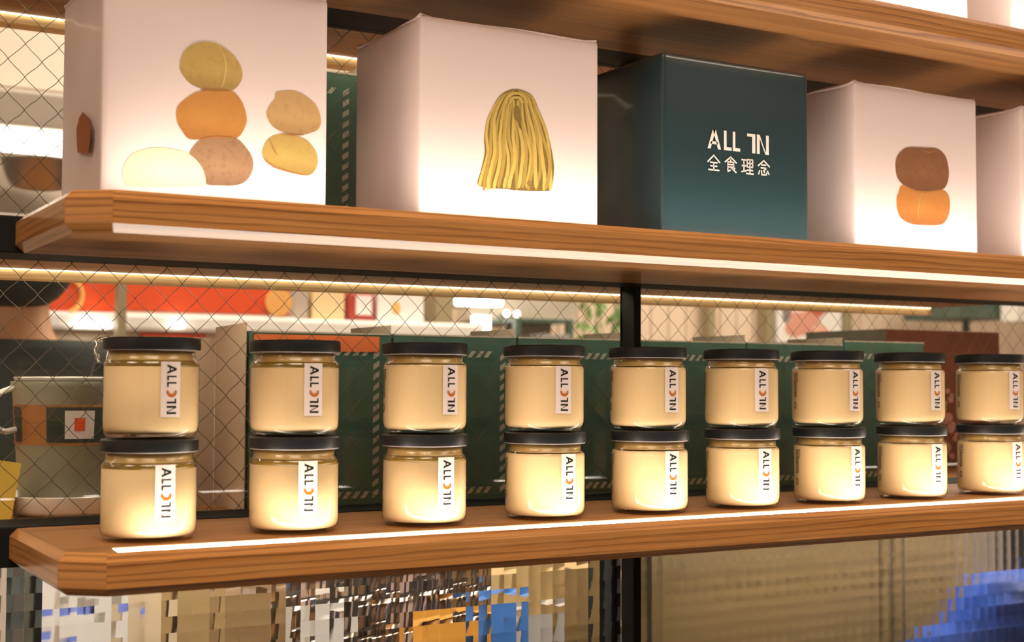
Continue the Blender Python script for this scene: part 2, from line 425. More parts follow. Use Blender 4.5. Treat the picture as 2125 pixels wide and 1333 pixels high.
def shelf(z, xl, label, corner=True, seams=()):
    xr = XR
    t = thing('oak_shelf', (xl, 0, z), label, 'shelf', 'oak shelves on the steel frame')
    dx = xl - XL
    path = [(xl, 0.0), (xl, YA), (XC + dx, YF), (xr, YF)]     # anticlockwise, inside to the left
    o0 = path; o1 = inset(path, C); ob = inset(path, CB); ob[0] = (ob[0][0], 0); o2 = inset(path, .0075); 
    o1[0] = (o1[0][0], 0); o2[0] = (o2[0][0], 0)
    def piece(i, j, name, mat, xa=None, xb=None):
        a0, b0, a1, b1, a2, b2, ab, bb_ = o0[i], o0[j], o1[i], o1[j], o2[i], o2[j], ob[i], ob[j]
        if xa is not None: a0, a1, a2 = (xa, a0[1] if i else a0[1]), (xa, b1[1]), (xa, b2[1]); a0 = (xa, b0[1]); ab = (xa, bb_[1])
        if xb is not None: b0, b1, b2, bb_ = (xb, b0[1]), (xb, b1[1]), (xb, b2[1]), (xb, bb_[1])
        vs = []
        for (p0, p1, p2, pb) in ((a0, a1, a2, ab), (b0, b1, b2, bb_)):
            vs += [(p2[0], p2[1], z), (p1[0], p1[1], z), (p0[0], p0[1], z - C), (p0[0], p0[1], z - T + C), (pb[0], pb[1], z - T), (p2[0], p2[1], z - T)]
        fs = [(k, (k + 1) % 6, 6 + (k + 1) % 6, 6 + k) for k in range(6)] + [tuple(range(6))[::-1], tuple(range(6, 12))]
        o = build(MB().add(vs, fs), name, mat, t, bevel=.0005)
        if name == 'corner_edging':          # grain runs along the cut face
            an = math.atan2(b0[1] - a0[1], b0[0] - a0[0]); o.data.transform(Matrix.Rotation(-an, 4, 'Z')); o.rotation_euler.z = an
        return o
    piece(0, 1, 'end_edging', M['oak_y'])
    piece(1, 2, 'corner_edging', M['oak'])
    xs = [None] + list(seams) + [None]
    for q in range(len(xs) - 1): piece(2, 3, 'front_edging', M['oak'], xs[q], xs[q + 1])
    # panel in two boards with the light channel between them
    g = .003                                # depth of the channel
    xs0 = .2445 + dx
    p2 = o2
    m = MB()
    m.prism([(p2[0][0], 0.0), (p2[1][0], p2[1][1]), (p2[2][0], p2[2][1]), (xr, p2[3][1]), (xr, 0.0)], 2, z - T, z - g)
    ft = [(p2[2][0], p2[2][1]), (xr, p2[3][1]), (xr, S0), (xs0, S0)]
    m.prism(ft, 2, z - g, z)
    m.prism([(p2[0][0], 0.0), (p2[1][0], p2[1][1]), (p2[2][0], p2[2][1]), (xs0, S0), (xs0 + .002, S1), (xr, S1), (xr, 0.0)], 2, z - g, z)
    build(m, 'panel', M['oak_panel'], t)
    m = MB(); m.prism([(xs0 + .0006, S0 + .0006), (xr, S0 + .0006), (xr, S1 - .0006), (xs0 + .0024, S1 - .0006)], 2, z - g, z - .0006)
    o = build(m, 'light_strip', M['strip'], t); o['label'] = 'glowing warm white light strip set into the shelf top'
    return t
shelf(0.0, XL, 'oak shelf with cut corner carrying the rows of glass jars', seams=(.655,))
shelf(.2516, XL, 'oak shelf with cut corner carrying the printed boxes above the jars')
shelf(.4905, XL, 'oak shelf above the row of printed boxes')

# ------------------------------------------------------------------ lettering
def seg(p, q, wd, ext=0):
    p, q = Vector(p), Vector(q); d = (q - p).normalized(); n = Vector((-d.y, d.x)) * wd / 2
    p = p - d * ext; q = q + d * ext
    return [p + n, q + n, q - n, p - n]
def glyph(ch, wd):
    """quads of a letter in a unit-height box; x right, y up"""
    h = wd / 2
    if ch == 'A': return .80, [[(0, 0), (wd * 1.08, 0), (.40 + wd * .52, 1), (.40 - wd * .52, 1)], [(.80 - wd * 1.08, 0), (.80, 0), (.40 + wd * .52, 1), (.40 - wd * .52, 1)], [(.17, .24), (.63, .24), (.63 - .05, .24 + wd * .9), (.22, .24 + wd * .9)]]
    if ch == 'L': return .48, [[(0, 0), (wd, 0), (wd, 1), (0, 1)], [(wd, 0), (.48, 0), (.48, wd), (wd, wd)]]
    if ch == '1': return .42, [[(.42 - wd, 0), (.42, 0), (.42, 1), (.42 - wd, 1)], [(.0, 1 - wd * .95), (.42 - wd, 1 - wd * .95), (.42 - wd, 1), (.0, 1)]]
    if ch == 'N': return .70, [[(0, 0), (wd, 0), (wd, 1), (0, 1)], [(.70 - wd, 0), (.70, 0), (.70, 1), (.70 - wd, 1)], [(wd, 1), (.70 - wd, wd * .3), (.70 - wd, 0), (.70 - wd * 1.25, 0), (wd * .99, 1 - wd * 1.15)]]
HAN = {  # strokes in a unit square, x right, y up
 'quan': [((.5, .98), (.02, .55)), ((.5, .98), (.98, .55)), ((.22, .52), (.78, .52)), ((.25, .29), (.75, .29)), ((.08, .04), (.92, .04)), ((.5, .52), (.5, .04))],
 'shi': [((.5, .99), (.04, .64)), ((.5, .99), (.96, .64)), ((.5, .80), (.5, .70)), ((.26, .66), (.74, .66)), ((.26, .50), (.74, .50)), ((.26, .34), (.74, .34)), ((.26, .66), (.26, .04)), ((.74, .66), (.74, .34)), ((.26, .04), (.46, .13)), ((.50, .32), (.94, .02)), ((.84, .28), (.66, .17))],
 'li': [((.04, .90), (.38, .90)), ((.06, .52), (.36, .52)), ((.02, .12), (.40, .20)), ((.21, .90), (.21, .16)), ((.48, .94), (.94, .94)), ((.48, .70), (.94, .70)), ((.48, .46), (.94, .46)), ((.48, .94), (.48, .46)), ((.94, .94), (.94, .46)), ((.71, .94), (.71, .04)), ((.48, .25), (.94, .25)), ((.42, .03), (.99, .03))],
 'nian': [((.5, .99), (.03, .62)), ((.5, .99), (.97, .62)), ((.32, .70), (.66, .70)), ((.26, .50), (.72, .50)), ((.72, .50), (.56, .36)), ((.14, .30), (.06, .08)), ((.30, .32), (.32, .08)), ((.32, .05), (.70, .05)), ((.70, .05), (.74, .18)), ((.48, .34), (.56, .20)), ((.80, .32), (.94, .12))]}

# ------------------------------------------------------------------ jars of nut butter
HJ = .0755
LIDP = [(.0, .0755), (.0330, .0755), (.0352, .0752), (.0360, .0744), (.0361, .0730), (.0361, .0672), (.0358, .0662), (.0349, .0660), (.0345, .0668)]
GLASSP = [(.0, .0009), (.026, .0009), (.0278, .0), (.0300, .0003), (.0325, .0016), (.0344, .0042), (.0351, .0075), (.0352, .011), (.0352, .0545), (.0349, .0566), (.0339, .0584), (.0327, .0592), (.0321, .0600), (.0321, .0612), (.0326, .0618), (.0321, .0626), (.0321, .0668)]
def inner(prof, d, zlo, zhi):
    return [(max(r - d, 0), min(max(z, zlo), zhi)) for r, z in prof]
def patch(R0, a0, a1, z0, z1, n=8):
    vs = [(R0 * math.cos(a0 + (a1 - a0) * i / n), R0 * math.sin(a0 + (a1 - a0) * i / n), z) for z in (z0, z1) for i in range(n + 1)]
    return MB().add(vs, [(i, i + 1, n + 2 + i, n + 1 + i) for i in range(n)])
def wrap(polys, R0):
    """polygons in (s along the wall to the right, z) laid on the jar at angle 0"""
    m = MB()
    for p in polys:
        vs = [(R0 * math.cos(s / R0), R0 * math.sin(s / R0), z) for s, z in p]; m.add(vs, [tuple(range(len(vs)))])
    return m
LBW, LBH, LBZ = .0153, .0408, .0572          # label width, height, top
JM = {}
JM['lid'] = MB().lathe(LIDP, 64).mesh('lid')
JM['lid_liner'] = MB().lathe([(.0352, .06605), (.0352, .0655), (.0331, .0655), (.0331, .0662)], 48).mesh('lid_liner')
JM['glass_body'] = MB().lathe(GLASSP, 64).mesh('glass_body')
low, full = .0537, .0572
def creamprof(top):
    pr = [(.0, .0040), (.026, .0038), (.0310, .0040), (.0334, .0056), (.0345, .0085), (.0348, .012), (.0348, min(top, .0545))]
    if top > .0545: pr += [(.0345, .0562), (.0338, .0572)]
    return pr + [(.0, top)]
JM['cream_low'] = MB().lathe(creamprof(low), 64).mesh('filling')
JM['cream_full'] = MB().lathe(creamprof(full), 64).mesh('filling')
JM['oil'] = MB().lathe([(.0, low + .00005), (.0347, low + .00005), (.0347, .0548), (.0344, .0566), (.0336, .0579), (.0, .0579)], 64).mesh('oil_layer')
JM['smear'] = MB().lathe([(.0328, .0582), (.0321, .0590), (.0316, .0598), (.0316, .0650), (.0, .0652)], 64).mesh('neck_smear')
JM['label'] = patch(.0354, -LBW / 2 / .0354, LBW / 2 / .0354, LBZ - LBH, LBZ).mesh('label')
def jar_text():
    polys = []; wd = .17; ch0 = LBH
    cap0, cap1 = -.5 * LBW + .30 * LBW, -.5 * LBW + .78 * LBW     # base of letters at the left, tops at the right
    caph = cap1 - cap0
    for ch, t0, t1 in (('A', .05, .22), ('L', .253, .337), ('L', .367, .452), ('1', .665, .755), ('N', .795, .945)):
        gw, qs = glyph(ch, wd)
        for q in qs:
            polys.append([(cap0 + y * caph, LBZ - LBH * (t0 + (t1 - t0) * x / gw)) for x, y in q])
    return wrap(polys, .0356)
JM['lettering'] = jar_text().mesh('lettering')
def cashew():
    cx, cz = (.54 - .5) * LBW, LBZ - LBH * .548; ro, n = .0041, 20; m = []
    outer = []; inn = []
    for k in range(n + 1):
        a = R(158 + k / n * 224); wt = math.sin(math.pi * (k / n * .80 + .10)) ** .5 * .0026
        e = (math.cos(a), math.sin(a)); outer.append((cx + ro * e[0], cz + ro * e[1] * .92)); inn.append((cx + (ro - wt) * e[0], cz + (ro - wt) * e[1] * .92))
    polys = [[outer[k], outer[k + 1], inn[k + 1], inn[k]] for k in range(n)]
    return wrap(polys, .0356)
JM['nut'] = cashew().mesh('cashew_print')
def side_text():
    rnd = random.Random(3); polys = []
    def rect(s0, s1, z0, z1): polys.append([(s0, z0), (s1, z0), (s1, z1), (s0, z1)])
    rect(.0035, .0041, .0445, .0535); rect(.0018, .0041, .0530, .0536)
    for col in (-.0030, -.0012, .0006):
        z = .0530
        while z > .0300:
            h = rnd.uniform(.0006, .0016); rect(col, col + .0012, z - h, z); z -= h + rnd.uniform(.0004, .0008)
    n = 14
    for k in range(n):
        a, b2 = 2 * math.pi * k / n, 2 * math.pi * (k + 1) / n
        polys.append([(-.0008 + .0024 * math.cos(a), .0215 + .0036 * math.sin(a)), (-.0008 + .0024 * math.cos(b2), .0215 + .0036 * math.sin(b2)),
                      (-.0008 + .0014 * math.cos(b2), .0215 + .0026 * math.sin(b2)), (-.0008 + .0014 * math.cos(a), .0215 + .0026 * math.sin(a))])
    m = wrap(polys, .0355); c, s = math.cos(R(-109)), math.sin(R(-109))
    m.v = [(x * c - y * s, x * s + y * c, z) for x, y, z in m.v]
    return m
JM['side'] = side_text().mesh('side_print')
for k, mt in (('lid', 'lid'), ('lid_liner', 'rim'), ('glass_body', 'jarglass'), ('cream_low', 'cream'), ('cream_full', 'cream'), ('oil', 'oil'), ('smear', 'smear'), ('label', 'paperwhite'), ('lettering', 'ink'), ('nut', 'nut'), ('side', 'ink')):
    JM[k].materials.append(M[mt])
    if k in ('lid', 'glass_body', 'cream_low', 'cream_full', 'oil', 'smear', 'lid_liner', 'label'):
        for p in JM[k].polygons: p.use_smooth = True
    if k == 'lid': JM[k].set_sharp_from_angle(angle=R(40))
XU = [.2854, .3998, .5154, .6327, .7448, .8552, .9655, 1.0808, 1.2013]
XW = [.2846, .4001, .5155, .6337, .7467, .8562, .9677, 1.083, 1.2022]
AU = [-82.5, -87.0, -79.6, -93.1, -87.6, -96.6, -83.8, -87.9, -92.4]
AW = [-86.0, -93.4, -85.7, -85.7, -90.2, -92.1, -84.1, -90.8, -88.9]
ORD = ['first', 'second', 'third', 'fourth', 'fifth', 'sixth', 'seventh', 'eighth', 'ninth']
def jar(x, zb, ang, oil, label):
    t = thing('nut_butter_jar', (x, -.1247, zb), label, 'jar', 'stacked jars of nut butter', rz=R(ang))
    link('glass_body', JM['glass_body'], None, t)
    link('filling', JM['cream_low' if oil else 'cream_full'], None, t)
    if oil: link('oil_layer', JM['oil'], None, t)
    link('neck_smear', JM['smear'], None, t)
    ld = link('lid', JM['lid'], None, t); link('lid_liner', JM['lid_liner'], None, ld)
    lb = link('label', JM['label'], None, t)
    link('lettering', JM['lettering'], None, lb); link('cashew_print', JM['nut'], None, lb)
    link('side_print', JM['side'], None, t)
    return t
for i in range(9):
    for row, (xs, az, oils) in enumerate(((XW, AW, (0, 1, 2)), (XU, AU, (0, 1)))):
        oil = i in oils
        lab = '%s jar of the %s stack counted from the cut corner%s' % (('lower', 'upper')[row], ORD[i], ', olive oil layer on top' if oil else '')
        jar(xs[i], row * HJ, az[i], oil, lab)
for i in (9,):
    pass

# ------------------------------------------------------------------ wrapped gift boxes on the middle shelf
BW, BH, BD, YB = .1765, .1705, .1320, -.150
BUL = .0010
def front_y(u, v): return -BUL * (1 - u * u) * (1 - v * v)
def soft_box(wd, h, d, r=.003, n=18, seed=0, amp=.0008):
    """box with softly rounded edges, slightly bulging faces and a few dents; origin at front bottom left"""
    ph = seed * 1.7; vs = []; fs = []
    hw, hd, hh = wd / 2, d / 2, h / 2
    for ax in range(3):
        for sg in (-1, 1):
            base = len(vs)
            for j in range(n + 1):
                for i in range(n + 1):
                    # denser near the edges
                    a = math.sin((i / n - .5) * math.pi); b2 = math.sin((j / n - .5) * math.pi)
                    q = [0, 0, 0]; q[ax] = sg; q[(ax + 1) % 3] = a; q[(ax + 2) % 3] = b2
                    P = Vector((q[0] * hw, q[1] * hd, q[2] * hh))
                    I = Vector((max(-hw + r, min(hw - r, P.x)), max(-hd + r, min(hd - r, P.y)), max(-hh + r, min(hh - r, P.z))))
                    D = P - I
                    if D.length > 1e-9: P = I + D.normalized() * r
                    bul = (1 - a * a) * (1 - b2 * b2)
                    off = BUL * bul
                    if not (ax == 1 and sg == -1) and not (ax == 2 and sg == -1):
                        off += amp * bul * (math.sin(P.z * 48 + ph) + math.sin(P.y * 60 + P.x * 20 + ph * 2) + .7 * math.sin(P.z * 110 + P.y * 70 + ph))
                    if ax == 2 and sg == -1: off = 0
                    P[ax] += sg * off
                    vs.append((P.x + hw, P.y + hd, P.z + hh))
            for j in range(n):
                for i in range(n): a = base + j * (n + 1) + i; fs.append((a, a + 1, a + n + 2, a + n + 1))
    return MB().add(vs, fs)
def spline(pts, n=5):
    out = []; m = len(pts)
    for i in range(m):
        p0, p1, p2, p3 = [Vector(pts[(i + k - 1) % m]) for k in range(4)]
        for k in range(n):
            t = k / n
            out.append(.5 * ((2 * p1) + (p2 - p0) * t + (2 * p0 - 5 * p1 + 4 * p2 - p3) * t * t + (3 * p1 - p0 - 3 * p2 + p3) * t ** 3))
    return out
def boxfront(x0, z0):
    def f(px, py, lay=1):
        q = at(px, py, YB); u = (q.x - x0) / BW * 2 - 1; v = (q.z - z0) / BH * 2 - 1
        return Vector((q.x, YB + front_y(max(-1, min(1, u)), max(-1, min(1, v))) - .00012 - .00008 * lay, q.z))
    return f
def crop(sx, sy, sc):
    return lambda pts: [(sx + a * sc, sy + b2 * sc) for a, b2 in pts]
def blob(pts, f, lay, smooth=True):
    ps = spline(pts) if smooth else [Vector(p) for p in pts]
    c = sum(ps, Vector((0, 0))) / len(ps); m = MB(); n = len(ps); vs = []
    rings = (1, .75, .5, .25)
    for s in rings: vs += [f(*(c + (p - c) * s), lay) for p in ps]
    vs.append(f(c.x, c.y, lay)); fs = []
    for k in range(len(rings) - 1):
        for i in range(n): fs.append((k * n + i, k * n + (i + 1) % n, (k + 1) * n + (i + 1) % n, (k + 1) * n + i))
    for i in range(n): fs.append(((len(rings) - 1) * n + i, (len(rings) - 1) * n + (i + 1) % n, len(vs) - 1))
    return m.add(vs, fs)
ZS = .2516
def giftbox(x0, z0, label, mat, seed, name='gift_box', yb=YB, fold=True):
    t = thing(name, (x0 + BW / 2, yb + BD / 2, z0), label, 'box', 'wrapped boxes on the oak shelves')
    m = soft_box(BW, BH, BD, seed=seed); m.v = [(x + x0, y + yb, z + z0) for x, y, z in m.v]
    build(m, 'carton', M[mat], t, smooth=60)
    if fold:
        # folded-over paper edge along the top
        m = MB()
        z1 = z0 + BH
        def ridge(a, b2, r0, seedk):
            a, b2 = Vector(a), Vector(b2); n = 14; pts = []; rr = []
            for k in range(n + 1):
                q = a.lerp(b2, k / n); s = k / n
                q.z += .0009 * math.sin(s * 7 + seedk) * math.sin(math.pi * s) + (.0016 if k in (0, n) else 0)
                pts.append(q); rr.append(r0 * (.65 + .35 * math.sin(s * 5 + seedk)))
            m.tube(pts, rr, 7)
        e = .0012
        ridge((x0 + e, yb + BD - .002, z1 - .0012), (x0 + e, yb + .002, z1 - .0012), .0020, seed)
        ridge((x0 + .002, yb + e, z1 - .0010), (x0 + BW - .002, yb + e, z1 - .0010), .0011, seed + 2)
        build(m, 'folded_edge', M[mat], t, smooth=60)
    return t
B1 = giftbox(.2385, ZS, 'white wrapped box printed with six stacked round buns', 'white', 1)
B2 = giftbox(.4966, ZS, 'white wrapped box printed with a hank of yellow noodles', 'white', 2)
B3 = giftbox(.7430, ZS, 'glossy dark teal box with white ALL IN lettering', 'teal', 3, fold=False)
B4 = giftbox(.9809, ZS, 'white wrapped box printed with a brown bagel on an orange bun', 'white', 4)
B5 = giftbox(1.2270, ZS, 'plain white wrapped box beyond the bagel box', 'white', 5)
# boxes on the top shelf
ZT = .4905
giftbox(.9700, ZT, 'white wrapped box on the top shelf, beside the post end', 'white', 6)
giftbox(1.2150, ZT, 'white wrapped box on the top shelf, farther from the cut corners', 'white', 7)

P = {}
P['b1'] = printed('print_bun_yellow', srgb(176, 146, 78), srgb(206, 178, 106), .1, (-.1, 0, .05))
P['b2'] = printed('print_bun_orange', srgb(172, 116, 48), srgb(198, 150, 74), .05, (.12, 0, 0))
P['b3'] = printed('print_bun_brown', srgb(132, 98, 68), srgb(160, 122, 90), .16)
P['b4'] = printed('print_bun_pale', srgb(212, 190, 156), srgb(226, 212, 190), .03, under=.1)
P['b5'] = printed('print_bun_tan', srgb(174, 138, 88), srgb(198, 164, 114), .10)
P['b6'] = printed('print_bun_lemon', srgb(160, 132, 66), srgb(194, 168, 94), .06, (.1, 0, 0))
P['b4a'] = printed('print_bagel', srgb(122, 76, 42), srgb(160, 108, 68), .14)
P['b4b'] = printed('print_bun_gold', srgb(168, 106, 42), srgb(202, 150, 66), .06)
P['noodle_dark'] = printed('print_noodle_dark', srgb(120, 96, 34), srgb(104, 82, 30), .1)
P['noodle'] = printed('print_noodle', srgb(184, 156, 76), srgb(204, 178, 96), .05, under=.1)
P['shade'] = plain('print_soft_shadow', srgb(190, 160, 142), rough=.6)
P['leafp'] = plain('print_brown', srgb(150, 76, 34), rough=.5)
k1 = crop(0, 0, .42)
f1 = boxfront(.2385, ZS)
for key, lay, pts in (
    ('b3', 1, [(933, 765), (955, 720), (1000, 685), (1080, 680), (1160, 682), (1210, 725), (1245, 780), (1247, 840), (1215, 895), (1160, 917), (1090, 918), (1020, 912), (985, 870), (950, 820)]),
    ('b2', 2, [(870, 545), (890, 510), (960, 460), (1030, 447), (1110, 447), (1150, 455), (1190, 500), (1215, 570), (1212, 620), (1180, 675), (1140, 685), (1060, 682), (940, 690), (895, 645), (872, 600)]),
    ('b1', 3, [(886, 330), (900, 270), (935, 230), (985, 210), (1050, 212), (1110, 240), (1160, 285), (1190, 340), (1193, 390), (1165, 435), (1130, 450), (1060, 445), (1000, 440), (940, 415), (900, 370)]),
    ('b4', 4, [(605, 850), (615, 810), (650, 765), (710, 740), (780, 730), (860, 740), (920, 755), (975, 800), (1005, 850), (1015, 905), (1000, 922), (800, 926), (640, 918), (610, 890)]),
    ('b6', 1, [(1293, 745), (1320, 690), (1370, 665), (1440, 668), (1510, 690), (1555, 740), (1570, 790), (1560, 835), (1530, 865), (1480, 865), (1400, 840), (1330, 815), (1300, 785)]),
    ('b5', 2, [(1315, 570), (1325, 530), (1355, 490), (1360, 460), (1400, 450), (1450, 450), (1500, 470), (1560, 520), (1585, 590), (1575, 635), (1540, 655), (1480, 668), (1400, 655), (1345, 625)])):
    build(blob(k1(pts), f1, lay), 'bun_print', P[key], B1)
# creases of the printed buns
def stroke(pts, wd, f, lay, taper=True):
    ps = [Vector(p) for p in pts]; dense = []
    for i in range(len(ps) - 1):
        p0, p1, p2, p3 = ps[max(i - 1, 0)], ps[i], ps[i + 1], ps[min(i + 2, len(ps) - 1)]
        for k in range(5):
            t = k / 5; dense.append(.5 * ((2 * p1) + (p2 - p0) * t + (2 * p0 - 5 * p1 + 4 * p2 - p3) * t * t + (3 * p1 - p0 - 3 * p2 + p3) * t ** 3))
    dense.append(ps[-1]); m = MB(); vs = []; n = len(dense)
    for i, p in enumerate(dense):
        d = (dense[min(i + 1, n - 1)] - dense[max(i - 1, 0)]).normalized(); nn = Vector((-d.y, d.x))
        h = wd / 2 * ((.25 + .75 * math.sin(math.pi * i / (n - 1))) if taper else 1)
        vs += [f(*(p + nn * h), lay), f(*(p - nn * h), lay)]
    return m.add(vs, [(2 * i, 2 * i + 2, 2 * i + 3, 2 * i + 1) for i in range(n - 1)])
P['line1'] = plain('print_line_olive', srgb(196, 170, 102), rough=.6); P['line2'] = plain('print_line_brown', srgb(150, 96, 44), rough=.6)
m = MB()
for pts, wd in (([(1075, 215), (1110, 300), (1108, 380), (1090, 440)], 3.5), ):
    q = stroke(k1(pts), wd, f1, 6); m.add(q.v, q.f)
build(m, 'crease_print', P['line1'], B1)
m = MB()
for pts, wd in (([(985, 443), (1060, 447), (1130, 449)], 3), ([(985, 688), (1070, 680), (1150, 684)], 4), ([(1375, 663), (1440, 668), (1500, 668)], 3), ([(1305, 785), (1345, 822), (1420, 848), (1490, 866)], 3.5), ([(1330, 690), (1350, 740), (1370, 770)], 2)):
    q = stroke(k1(pts), wd, f1, 6); m.add(q.v, q.f)
build(m, 'contact_line_print', P['line2'], B1)
# print on the end face of the first box
kk = crop(0, 0, 240 / 695)
def endface(px, py, lay=1):
    d = _f + _r * ((px - IMW / 2) / FPX) - _u * ((py - IMH / 2) / FPX); q = CAM + d * ((.2385 - CAM.x) / d.x)
    return Vector((.2385 - .0036 - .0001 * lay, q.y, q.z))
pts = kk([(528, 675), (555, 705), (575, 770), (572, 850), (560, 925), (530, 923), (495, 920), (490, 850), (488, 780), (505, 710)])
build(blob(pts, endface, 1, False), 'leaf_print', P['leafp'], B1)

# noodles
k2 = crop(660, 0, .42); f2 = boxfront(.4966, ZS)
sil = [(785, 905), (800, 850), (820, 760), (818, 680), (830, 600), (860, 530), (895, 475), (940, 447), (980, 442), (1020, 452), (1060, 480), (1090, 550), (1120, 620), (1140, 690), (1160, 790), (1163, 850), (1150, 935), (1110, 945), (1040, 945), (960, 940), (930, 935), (870, 932), (810, 925)]
build(blob(k2(sil), f2, 1), 'noodle_shadow_print', P['noodle_dark'], B2)
m = MB(); rn = random.Random(5)
LX = [(447, 962), (455, 930), (475, 895), (530, 860), (600, 830), (680, 818), (760, 820), (850, 800), (905, 788), (938, 790)]
RX = [(447, 992), (455, 1025), (480, 1060), (550, 1090), (620, 1120), (690, 1140), (790, 1160), (850, 1163), (905, 1157), (938, 1150)]
def lerp_at(tab, y):
    for (a, b2), (c, d) in zip(tab, tab[1:]):
        if y <= c: return b2 + (d - b2) * max(0, (y - a)) / (c - a)
    return tab[-1][1]
NS = 19; groups = (MB(), MB())
for k in range(NS):
    w0 = (k + .5) / NS; ph = rn.uniform(0, 6); yend = 934 + rn.uniform(-7, 8) - (14 if k == 0 else 0)
    ystart = 447 + 70 * max(0, 1 - abs(w0 - .5) / .18)
    n = 26; vs = []
    for q in range(n + 1):
        t = q / n; y = ystart + (yend - ystart) * t
        l, r_ = lerp_at(LX, y), lerp_at(RX, y)
        ww = w0 + .020 * math.sin(t * 5.5 + ph) * (t ** .5) + .012 * math.sin(t * 11 + ph * 2)
        x = l + (r_ - l) * max(.02, min(.98, ww)); h = (r_ - l) / NS * (.47 if k % 3 else .42) * (1 if q < n else .55)
        vs += [f2(*k2([(x - h, y)])[0], 2 + k % 3), f2(*k2([(x + h, y)])[0], 2 + k % 3)]
    groups[k % 2].add(vs, [(2 * q, 2 * q + 2, 2 * q + 3, 2 * q + 1) for q in range(n)])
for rad in (30, 52):
    pts = [(975 + rad * math.cos(R(a)), 512 + rad * .95 * math.sin(R(a))) for a in range(180, 361, 20)]
    q = stroke(k2(pts), 6.0, f2, 6, taper=False); groups[0].add(q.v, q.f)
build(blob(k2([(962, 545), (975, 522), (992, 540), (1000, 590), (995, 640), (978, 600), (965, 590)]), f2, 7), 'noodle_gap_print', P['noodle_dark'], B2)
build(blob(k2([(1028, 905), (1040, 895), (1052, 908), (1048, 920), (1034, 918)]), f2, 7), 'noodle_gap_print', P['noodle_dark'], B2)
P['noodle2'] = printed('print_noodle_deep', srgb(164, 136, 60), srgb(186, 160, 80), .05)
build(groups[1], 'noodle_print', P['noodle2'], B2)
m = groups[0]
build(m, 'noodle_print', P['noodle'], B2)

# bagel and bun on the fourth box
k4 = crop(1380, 0, 745 / 1773); f4 = boxfront(.9809, ZS)
build(blob(k4([(1140, 985), (1150, 950), (1170, 915), (1260, 925), (1330, 930), (1365, 935), (1395, 960), (1405, 1010), (1395, 1070), (1360, 1110), (1260, 1112), (1210, 1105), (1165, 1080), (1145, 1040)]), f4, 1), 'bun_print', P['b4b'], B4)
build(blob(k4([(1135, 830), (1140, 780), (1165, 745), (1200, 728), (1280, 730), (1340, 735), (1380, 770), (1397, 830), (1395, 890), (1370, 935), (1300, 950), (1230, 945), (1175, 915), (1145, 880)]), f4, 2), 'bagel_print', P['b4a'], B4)
m = MB()
for pts, wd in (([(1268, 742), (1298, 754), (1330, 744)], 3), ([(1175, 915), (1235, 944), (1300, 949), (1365, 934)], 3.5)):
    q = stroke(k4(pts), wd, f4, 3); m.add(q.v, q.f)
build(m, 'contact_line_print', P['line2'], B4)
build(stroke(k4([(1268, 955), (1252, 990), (1246, 1040), (1250, 1100)]), 3.2, f4, 3), 'crease_print', P['b6'], B4)

# lettering on the teal box
def teal_text():
    m = MB(); x0, z0, wtot, cap = .7938, .3372, .0740, .0184
    yy = YB - .0016
    def put(polys):
        for p in polys: m.add([(x, yy, z) for x, z in p], [tuple(range(len(p)))])
    xs = {'A': (0, .215), 'L1': (.262, .385), 'L2': (.405, .525), '1': (.640, .775), 'N': (.800, 1.0)}
    for key, (a, b2) in xs.items():
        gw, qs = glyph(key[0], .165)
        put([[(x0 + wtot * (a + (b2 - a) * x / gw), z0 + cap * y) for x, y in q] for q in qs])
    ch = .0146
    for i, key in enumerate(('quan', 'shi', 'li', 'nian')):
        xo = .7938 + i * (.0750 - ch) / 3; zo = .3168
        for (p, q) in HAN[key]:
            put([[(xo + a * ch, zo + b2 * ch) for a, b2 in seg(p, q, .092, .03)]])
    return m
build(teal_text(), 'lettering', M['pink_white'], B3)

# ------------------------------------------------------------------ far side of the partition: shelves
def farshelf(z, x0, x1, label):
    t = thing('maple_shelf', (x0, .07, z), label, 'shelf', 'pale shelves behind the glass')
    build(MB().box(x0, x1, .0665, .205, z - .029, z), 'panel', M['oak_panel'], t)
    o = build(MB().box(x0 + .01, x1 - .005, .0675, .0745, z - .0295, z - .0291), 'light_strip', M['farfill'], t)  # added fill strip, out of view, lights the lip and bag fronts
    build(MB().box(x0 + .01, x1 - .005, .2016, .2048, z - .0299, z - .0291), 'light_strip', M['farfill2'], t)
    build(MB().box(x0, x1, .2052, .225, z - .0390, z + .004), 'front_lip', M['maple'], t, bevel=.001)
    return t
farshelf(.2540, -.5, 1.47, 'pale wooden shelf behind the glass, level with the box shelf')
farshelf(.4985, -.5, 1.50, 'pale wooden shelf behind the glass, level with the top shelf')
t = thing('back_counter', (-.5, .07, -.004), 'narrow wooden counter behind the glass carrying paper bags', 'counter')
build(MB().box(-.5, 1.9, .0665, .42, -.030, -.004), 'counter_top', M['oak_panel'], t, bevel=.001)
build(MB().box(.0, 1.0, .385, .40, -.0415, -.0302), 'fill_light_housing', M['whitep'], t)  # housing of the added fill light
build(MB().box(.0, 1.0, .387, .398, -.0425, -.0416), 'light_tube', emit('under_fill_glow', (1, .92, .80, 1), 90.0), t)  # added fill light, brightens the things under the counter
build(MB().box(1.05, 1.9, .20, .215, -.0415, -.0302), 'fill_light_housing', M['whitep'], t)  # housing for the second added fill
build(MB().box(1.05, 1.9, .202, .213, -.0425, -.0416), 'light_tube', bpy.data.materials['under_fill_glow'], t)  # second added fill, over the fleece and cupboard
for x in (-.45, 1.035, 1.85):
    build(MB().box(x, x + .04, .36, .40, FLOOR, -.0301), 'leg', M['steel'], t)

